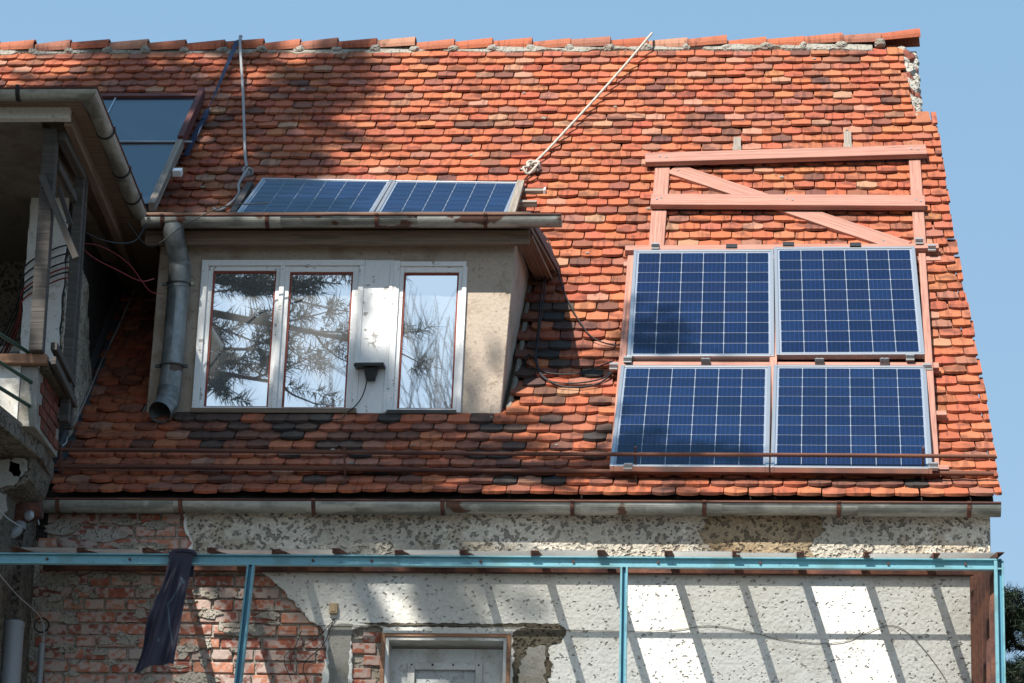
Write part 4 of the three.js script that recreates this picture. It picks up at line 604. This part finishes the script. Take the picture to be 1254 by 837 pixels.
// ------------------------------------------------------------ wing at the side of the house
{
  const w = thing('wing', 'shaded side wing with open loggia, white pillar and peeling walls', 'building', [-3.2, 0, 0.3]);
  // body
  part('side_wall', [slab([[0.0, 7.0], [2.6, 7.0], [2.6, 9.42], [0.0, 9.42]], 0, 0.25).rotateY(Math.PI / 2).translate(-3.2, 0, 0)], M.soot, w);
  part('wall_end', [slab(ragged([[-3.2, 7.75], [-2.956, 7.75], [-2.947, 9.4], [-3.195, 9.4]].reverse().map((p, i) => i === 0 || i === 2 ? p : p), 0.006, 0.06), 0.001, 0.03)], M.whiteWall, w);
  part('rough_patch', slab(ragged([[0.02, 7.9], [0.9, 7.75], [1.25, 8.15], [0.85, 8.6], [0.7, 8.95], [0.35, 9.0], [0.05, 8.9]], 0.03, 0.04), 0, 0.012).rotateY(Math.PI / 2).translate(-2.95, 0, 0), M.rough, w);
  for (const [z, y] of [[-0.16, 8.86], [-0.12, 8.77], [-0.17, 8.58], [-0.13, 8.5], [-0.18, 8.4], [-0.12, 8.32], [-0.16, 8.1]]) part('brick', box(-2.95, -2.932, y, y + 0.06, z - 0.06, z + 0.06, 0.004), mat([0.24, 0.07, 0.045], 0.95), w);
  part('flashing', [strip(-2.96, -2.9, 0.3, 3.35, 0.05, 0.012), bar(RP(-2.945, 0.5, 0.1), RP(-2.94, 3.3, 0.1), 0.008, 0.1, RN(2), 0)], M.lead, w);
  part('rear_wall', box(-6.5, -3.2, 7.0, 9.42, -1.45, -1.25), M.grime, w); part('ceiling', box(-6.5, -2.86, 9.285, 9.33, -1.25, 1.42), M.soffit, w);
  part('rear_window', [box(-3.72, -3.5, 8.1, 8.62, -1.25, -1.22), box(-3.48, -3.45, 8.05, 8.66, -1.25, -1.2), box(-3.75, -3.45, 8.62, 8.66, -1.25, -1.2)], M.paintClean, w);
  part('roof_slab', [slab([[-1.6, 9.372], [2.2, 9.372], [2.2, 9.395], [-1.6, 9.395]], 0, 3.94).rotateY(Math.PI / 2).translate(-6.5, 0, 0)], M.darkWood, w);
  part('eave_soffit', [box(-6.5, -2.57, 9.34, 9.37, 1.43, 1.62), box(-2.945, -2.57, 9.34, 9.37, -2.1, 1.43)], M.darkWood, w);
  part('fascia', box(-6.5, -2.66, 9.272, 9.345, 1.425, 1.5, 0.004), M.whiteWall, w); part('side_fascia', bar(V(-2.68, 9.3, 1.42), V(-2.8, 9.3, -1.9), 0.05, 0.1, V(0, 1, 0), 0.004), M.darkWood, w);
  // gutter round the corner
  const gu = sub('gutter', w), r = 0.055; part('trough', trough(-6.5, -2.5, 9.361, 1.7, r, 0.003, 1), M.zinc, gu);
  { const sgeo = trough(-2.2, 0, 0, 0, r, 0.003, 0), p = sgeo.attributes.position; for (let i = 0; i < p.count; i++) { const lx = p.getX(i), ly = p.getY(i), lz = p.getZ(i); const along = lx + 2.2; p.setXYZ(i, -2.5 + lz - 0.035 * along, 9.361 + ly, 1.7 + lz * (along < 1e-6 ? 1 : 0) - along * 0.985); } sgeo.computeVertexNormals(); part('trough', sgeo, M.zinc, gu); }
  part('rim', [rod(V(-6.5, 9.365, 1.755), V(-2.445, 9.365, 1.755), 0.007), rod(V(-2.445, 9.365, 1.755), V(-2.52, 9.365, -0.45), 0.007)], M.rust, gu);
  for (const x of [-2.93, -3.9]) part('gutter_bracket', [trough(x - 0.013, x + 0.013, 9.361, 1.7, r + 0.005, 0.004), box(x - 0.012, x + 0.012, 9.356, 9.385, 1.75, 1.765)], M.darkMetal, gu);
  for (const z of [1.05, 0.35, -0.15]) { const b = trough(-0.012, 0.012, 0, 0, r + 0.005, 0.004).rotateY(Math.PI / 2).translate(-2.5 - (1.7 - z) * 0.035, 9.361, z); part('gutter_bracket', [b, box(-2.455 - (1.7 - z) * 0.035, -2.435 - (1.7 - z) * 0.035, 9.35, 9.38, z - 0.012, z + 0.012)], M.darkMetal, gu); }
  // loggia posts, rails and brace of weathered timber
  const lo = sub('loggia_frame', w);
  part('post', box(-2.85, -2.765, 7.84, 9.272, 1.25, 1.33, 0.006).applyMatrix4(new THREE.Matrix4()), M.greyWood, lo); part('post', box(-2.79, -2.73, 7.6, 9.25, 0.55, 0.62, 0.006), M.greyWood, lo); part('post', box(-2.8, -2.74, 7.6, 9.25, 0.42, 0.47, 0.005), M.greyWood, lo);
  part('rail', bar(V(-2.74, 9.23, 1.3), V(-2.75, 9.23, 0.55), 0.05, 0.06), M.greyWood, lo); part('rail', bar(V(-2.77, 9.06, 1.24), V(-2.78, 9.06, 0.6), 0.035, 0.05), M.greyWood, lo); part('rail', bar(V(-2.72, 7.9, 1.22), V(-2.74, 7.88, 0.5), 0.04, 0.05), M.greyWood, lo); part('rail', bar(V(-2.71, 7.8, 1.25), V(-2.73, 7.76, 0.45), 0.03, 0.05), M.greyWood, lo);
  part('brace', bar(V(-2.835, 8.95, 1.36), V(-2.6, 8.43, 1.3), 0.04, 0.055, V(0, 0, 1)), M.greyWood, lo); part('brace', bar(V(-2.76, 8.93, 1.2), V(-2.68, 8.7, 1.15), 0.03, 0.04, V(0, 0, 1)), M.greyWood, lo);
  // parapet, cap, ledge
  part('parapet_cap', box(-6.5, -2.752, 7.78, 7.84, 1.18, 1.26, 0.005), M.orangeWood, w); part('parapet_side_cap', bar(V(-2.775, 7.785, 1.2), V(-2.78, 7.78, 0.42), 0.06, 0.06), M.cementDark, w);
  part('parapet', box(-6.5, -2.92, 7.4, 7.78, 1.12, 1.2), M.whiteWall, w); part('corner_pier', box(-2.92, -2.81, 7.4, 7.78, 0.5, 1.19, 0.006), M.cement, w);
  { const bt = [[0.3, 0.1, 0.065], [0.24, 0.075, 0.05], [0.2, 0.08, 0.06]].map((c) => mat(c, 0.95, { map: brickMap, bumpMap: brickBump, bumpScale: 0.004 })); for (let rr2 = 0; rr2 < 5; rr2++) for (let k = 0; k < 4; k++) part('brick', box(-2.815, -2.8 + rr(-0.002, 0.004), 7.43 + rr2 * 0.07, 7.49 + rr2 * 0.07, 0.55 + k * 0.15 + (rr2 % 2) * 0.07, 0.685 + k * 0.15 + (rr2 % 2) * 0.07 - (k === 3 ? 0.09 : 0), 0.004), bt[(rr2 + k) % 3], w); }
  part('ledge', slab([[-6.5, 1.72], [-2.962, 1.7], [-2.835, 0.8], [-2.87, 0.3], [-6.5, 0.3]].map(([x, z]) => [x, -z]), 7.31, 7.42, [], 0.006).rotateX(-Math.PI / 2), M.grime, w);
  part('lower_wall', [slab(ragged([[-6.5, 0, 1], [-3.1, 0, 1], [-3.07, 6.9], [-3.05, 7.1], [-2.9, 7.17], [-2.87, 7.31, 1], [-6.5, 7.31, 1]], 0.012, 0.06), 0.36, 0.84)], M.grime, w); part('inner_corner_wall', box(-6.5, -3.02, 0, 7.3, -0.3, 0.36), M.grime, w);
  for (const [x, y, rx, ry] of [[-3.06, 7.2, 0.12, 0.09], [-2.97, 7.24, 0.06, 0.06], [-3.1, 7.0, 0.08, 0.1]]) { const pts = []; for (let k = 0; k < 19; k++) { const a = k / 19 * 6.283, q = rr(0.85, 1.1); pts.push([x + Math.cos(a) * rx * q, y + Math.sin(a) * ry * q]); } part('plaster_flake', slab(pts, 0.85, 0.865), M.cement, w); }
  const rl = sub('railing', w); const dirx = -0.117 / 0.44; const rp = (z, y) => V(-2.846 + (z - 1.166) * dirx, y, z);
  part('post', rod(rp(1.166, 7.42), rp(1.166, 7.86), 0.012), M.green, rl); for (const y of [7.85, 7.68, 7.53]) part('rail', rod(rp(1.15, y), rp(2.1, y + 0.0), 0.012), M.green, rl); part('collar', [rock(0.028, 1.5, 0.9, 0.9, 2.2).translate(-2.82, 7.85, 1.14), rock(0.018, 1, 1, 1, 3.2).translate(-2.846, 7.68, 1.166), rock(0.018, 1, 1, 1, 4.2).translate(-2.846, 7.53, 1.166)], M.green, rl);
  // cables strung through the loggia
  const cb = thing('cable', 'bundle of black and red cables strung round the loggia post', 'cable', [-2.9, 8.8, 0.5]);
  const list = [[8.78, M.black], [8.72, M.black], [8.66, M.black], [8.62, M.redCable], [8.59, M.black], [8.55, M.redCable]];
  list.forEach(([y, m], i) => part('wire', tube([V(-3.9, y - 0.3 + i * 0.01, -1.15), V(-3.5, y - 0.28, -0.6), V(-3.22, y - 0.06, -0.02), V(-3.21, y + 0.02, 0.04), V(-3.02, y + 0.14, 0.06), V(-2.9, y + 0.16, 0.1), V(-2.78, y + 0.1 - i * 0.03, 0.3)], 0.0055, 60, 6), m, cb));
  part('wire', tube([V(-2.8, 8.86, 0.42), V(-2.7, 8.76, 0.4), V(-2.55, 8.7, 0.3), V(-2.42, 8.69, 0.1), V(-2.36, 8.74, 0.0)], 0.0036, 40, 6), M.redCable, cb); part('wire', tube([V(-2.82, 8.83, 0.42), V(-2.68, 8.85, 0.35), V(-2.5, 8.78, 0.2), V(-2.36, 8.62, 0.1), V(-2.3, 8.64, 0.0)], 0.003, 40, 6), M.redCable, cb);
  part('wire', tube([V(-2.85, 8.95, 0.5), V(-2.65, 8.9, 0.3), V(-2.5, 9.0, 0.0), V(-2.45, 9.15, -0.1)], 0.005, 40, 6), M.black, cb); part('wire', tube([V(-2.6, 9.2, -0.2), V(-2.45, 9.05, -0.25), V(-2.25, 9.2, -0.3), V(-2.0, 9.36, -0.36), V(-1.7, 9.4, -0.4)], 0.0045, 50, 6), M.black, cb);
}
// pipes and scraps in the corner under the wing
{
  const t = thing('rusty_pipe', 'rusty round pipe collar stuck in the dark corner under the wing', 'pipe', [-3.05, 7.05, 0.3]);
  const prof = [[0.0, -0.15], [0.05, -0.15], [0.075, -0.12], [0.085, -0.05], [0.08, 0.03], [0.06, 0.09], [0.055, 0.13], [0.0, 0.13]].map(([a, b]) => new THREE.Vector2(a, b)); const g = new THREE.LatheGeometry(prof, 24); g.rotateZ(-Math.PI / 2 + 0.08); g.translate(-3.03, 7.075, 0.42); part('collar', metreUV(g), M.rust, t); part('dent', rock(0.03, 1, 1.2, 0.4, 8.8).translate(-2.965, 7.03, 0.49), M.plate, t);
  const b = thing('plastic_pipe', 'short blue-grey plastic pipe elbow beside the rusty collar', 'pipe', [-3.1, 6.95, 0.4]); part('elbow', tube([V(-3.5, 6.95, 0.45), V(-3.15, 6.92, 0.45), V(-3.06, 6.93, 0.45), V(-3.035, 6.97, 0.44), V(-3.035, 7.01, 0.42)], 0.034, 40, 16), M.plastic, b); part('sleeve', tube([V(-3.035, 6.95, 0.44), V(-3.035, 7.005, 0.42)], 0.042, 6, 16), M.plastic, b);
  const gr = thing('green_bottle', 'dark green plastic bottle wedged above the rusty pipe', 'bottle', [-3.1, 7.17, 0.4]); const bp = [[0, -0.1], [0.03, -0.1], [0.034, -0.07], [0.03, -0.04], [0.034, 0.0], [0.034, 0.04], [0.014, 0.08], [0.014, 0.11], [0, 0.11]].map(([a, c]) => new THREE.Vector2(a, c)); const bg = new THREE.LatheGeometry(bp, 16); bg.rotateZ(-1.5); bg.translate(-3.12, 7.175, 0.45); part('body', bg, M.green, gr);
  for (const [x, y, r, m, l] of [[-3.02, 6.357, 0.062, M.plastic, 'wide grey drainpipe standing in the corner under the wing'], [-2.915, 6.305, 0.02, M.plastic, 'thin grey conduit standing beside the wide drainpipe']]) { const d = thing('drainpipe', l, 'pipe', [x, 0, 0.5]); const z = r > 0.05 ? 0.45 : 0.1; part('pipe', tube([V(x - 0.02, 0, z), V(x - 0.01, 3, z), V(x, y, z)], r, 30, 20), m, d); part('cap', [new THREE.CylinderGeometry(r * 1.05, r * 1.05, 0.03, 20).translate(x, y - 0.01, z), new THREE.SphereGeometry(r * 1.02, 20, 8, 0, 6.3, 0, 1.57).scale(1, 0.3, 1).translate(x, y + 0.004, z)], m, d); }
  const wc = thing('cable', 'thin white cable drooping over the dark corner below the wing', 'cable', [-3.1, 6.9, 0.6]); part('wire', tube([V(-3.3, 7.3, 0.9), V(-3.12, 7.05, 0.88), V(-3.04, 6.94, 0.86), V(-2.96, 6.9, 0.7)], 0.004, 40, 6), M.whiteCable, wc); part('wire', tube([V(-3.2, 6.85, 0.9), V(-3.1, 6.65, 0.85), V(-3.02, 6.54, 0.5), V(-2.93, 6.47, 0.12), V(-2.91, 6.42, 0.1), V(-2.91, 6.3, 0.1)], 0.004, 50, 6), M.whiteCable, wc); part('coil', new THREE.TorusGeometry(0.045, 0.005, 6, 24).translate(-2.93, 6.43, 0.08), M.black, wc);
}

// ------------------------------------------------------------ trees
const up = V(0, 1, 0);
function limb(list, a, b, r0, r1, bend = 0.15, seg = 5) { const m = a.clone().lerp(b, 0.5).add(V(rr(-bend, bend), rr(-bend, bend), rr(-bend, bend))); const c = new THREE.QuadraticBezierCurve3(a, m, b); const g = new THREE.TubeGeometry(c, seg, 1, 6); const p = g.attributes.position, n = seg + 1; for (let i = 0; i <= seg; i++) { const ctr = c.getPointAt(i / seg), r = r0 + (r1 - r0) * i / seg; for (let k = 0; k <= 6; k++) { const q = i * 7 + k; p.setXYZ(q, ctr.x + (p.getX(q) - ctr.x) * r, ctr.y + (p.getY(q) - ctr.y) * r, ctr.z + (p.getZ(q) - ctr.z) * r); } } list.push(g); return c; }
const needleMat = mat([0.028, 0.05, 0.022], 0.8);
function tuftGeo(L, n) { const pos = []; for (let i = 0; i < n; i++) { const a = rnd() * 6.283, e = rr(-0.25, 1.2), d = V(Math.cos(a) * Math.cos(e), Math.sin(e), Math.sin(a) * Math.cos(e)), s = d.clone().cross(V(rnd() - 0.5, rnd() - 0.5, rnd() - 0.5)).normalize().multiplyScalar(0.0045), o = d.clone().multiplyScalar(0.01).add(V(0, rr(-0.09, 0.05), 0)), t = o.clone().addScaledVector(d, L * rr(0.75, 1.1)); pos.push(o.x - s.x, o.y - s.y, o.z - s.z, o.x + s.x, o.y + s.y, o.z + s.z, t.x, t.y, t.z); } const g = new THREE.BufferGeometry(); g.setAttribute('position', new THREE.Float32BufferAttribute(pos, 3)); g.computeVertexNormals(); return g; }
function pine(label, base, height, limbs, opt = {}) {       // limbs: [height, azimuth in degrees, length, rise]
  const t = thing('pine_tree', label, 'tree', base, opt.group); const wood = [], spots = []; const top = V(rr(-0.3, 0.3), height, rr(-0.3, 0.3)); limb(wood, V(0, -0.2, 0), top, opt.trunk ?? 0.28, 0.04, 0.2, 12);
  for (const [h, az, L, rise, thin = 1] of limbs) {
    const a = V(0, h, 0).addScaledVector(top.clone().setY(0), h / height), dir = V(Math.sin(az * D2R), rise, Math.cos(az * D2R)), b = a.clone().addScaledVector(dir, L); const c = limb(wood, a, b, 0.035 + L * 0.012, 0.012, L * 0.06, 7);
    const nb = Math.round(L * (opt.twigs ?? 6) * thin); for (let k = 0; k < nb; k++) { const q = rr(0.22, 1), p = c.getPoint(q), d2 = V(dir.x + rr(-0.9, 0.9), rise + rr(-0.5, 0.55), dir.z + rr(-0.9, 0.9)).normalize(), l2 = rr(0.35, 1.0) * Math.min(1.1, 0.4 + L * 0.25) * (1.25 - 0.5 * q); const e = p.clone().addScaledVector(d2, l2); limb(wood, p, e, 0.012, 0.004, 0.1, 3); const nt = Math.max(2, Math.round(l2 * (opt.dense ?? 9))); for (let j = 0; j < nt; j++) { const f = rr(0.25, 1.03); spots.push([p.clone().lerp(e, f).add(V(rr(-0.06, 0.06), rr(-0.06, 0.06), rr(-0.06, 0.06))), d2.clone().add(V(rr(-0.5, 0.5), rr(-0.2, 0.6), rr(-0.5, 0.5))).normalize()]); } }
  }
  const tr = new THREE.Mesh(merge(wood), M.bark); tr.name = 'trunk'; t.add(tr);
  const tg = tuftGeo(opt.needle ?? 0.14, 34), im = new THREE.InstancedMesh(tg, needleMat, spots.length), m = new THREE.Matrix4(), Q = new THREE.Quaternion(); im.name = 'crown'; im.userData.kind = 'stuff';
  spots.forEach(([p, d], i) => { Q.setFromUnitVectors(up, d); const s = rr(0.8, 1.25); m.compose(p, Q, V(s, s, s)); im.setMatrixAt(i, m); }); t.add(im); return t;
}
// the pine in the yard that shades the wing and shows in the dormer panes
{
  const L = []; const put = (h0, h1, n, az0, az1, l0, l1, r0 = -0.1, r1 = 0.15, thin = 1) => { for (let i = 0; i < n; i++) L.push([h0 + (h1 - h0) * (i + rnd()) / n, rr(az0, az1), rr(l0, l1), rr(r0, r1), thin]); };
  put(10.1, 11.4, 6, 82, 98, 3.3, 4.5, -0.14, -0.04, 0.62);      // low boughs towards the house, mirrored in the panes
  put(10.9, 13.2, 20, 30, 150, 0.8, 1.9, -0.1, 0.1, 1.2); put(10.9, 13.2, 14, 190, 350, 0.8, 2.2);
  put(13.0, 14.6, 16, 70, 110, 2.0, 3.7, -0.04, 0.04, 1.0); put(13.2, 13.5, 2, 86, 94, 4.9, 5.4, -0.01, 0.02); put(16.0, 16.2, 1, 88, 92, 4.2, 4.3, 0.0, 0.02, 0.8);
  put(14.5, 19.6, 26, 20, 160, 0.9, 1.9, -0.1, 0.15, 1.1); put(14, 19.5, 12, 180, 360, 0.8, 2.2);
  put(19.4, 23.6, 30, 30, 150, 0.4, 0.85, -0.1, 0.15, 2.0); put(19.4, 23.6, 34, 200, 340, 0.6, 2.4, -0.1, 0.15, 1.4);
  pine('tall pine standing in the yard in front of the wing, shading it', [-6.0, 0, 4], 24.3, L, { twigs: 8, dense: 11, trunk: 0.28, needle: 0.13 });
}
// bare tree farther out, mirrored in the narrow pane
function bareTree(label, base, h, spread, thick = 0.014, fork0 = 0.3, levels = 6) {
  const t = thing('bare_tree', label, 'tree', base), wood = []; const grow = (a, d, l, r, k) => { const b = a.clone().addScaledVector(d, l); limb(wood, a, b, r, r * 0.68, l * 0.06, 3); if (k <= 0) return; const n = 3; for (let i = 0; i < n; i++) { const nd = d.clone().add(V(rr(-1, 1) * spread, rr(-0.1, 0.5), rr(-1, 1) * spread)).normalize(); grow(b, nd, l * rr(0.6, 0.82), r * 0.62, k - 1); } };
  grow(V(0, -0.2, 0), V(0, 1, 0), h * fork0, h * thick, levels); const o = new THREE.Mesh(merge(wood), M.bark); o.name = 'trunk'; t.add(o); return t;
}
bareTree('bare leafless tree at the far side of the yard', [-3.5, 0, 31], 21.5, 0.5, 0.0055, 0.29, 7);
bareTree('bare twiggy tree rising behind the house corner', [4.75, 0, -19], 11.2, 0.42, 0.007, 0.32, 6);
{
  const L = []; for (let i = 0; i < 120; i++) { const h = rr(6, 10.5); L.push([h, rr(0, 360), (11.2 - h) * rr(0.3, 0.5) + 0.25, rr(-0.05, 0.35)]); }
  pine('bushy green pine behind the house corner beyond the end post', [4.85, 0, -17], 10.75, L, { twigs: 12, dense: 16, trunk: 0.16, needle: 0.12 });
}

scene.traverse((o) => { if (o.isMesh) { o.castShadow = true; o.receiveShadow = true; } });
renderer.render(scene, camera);
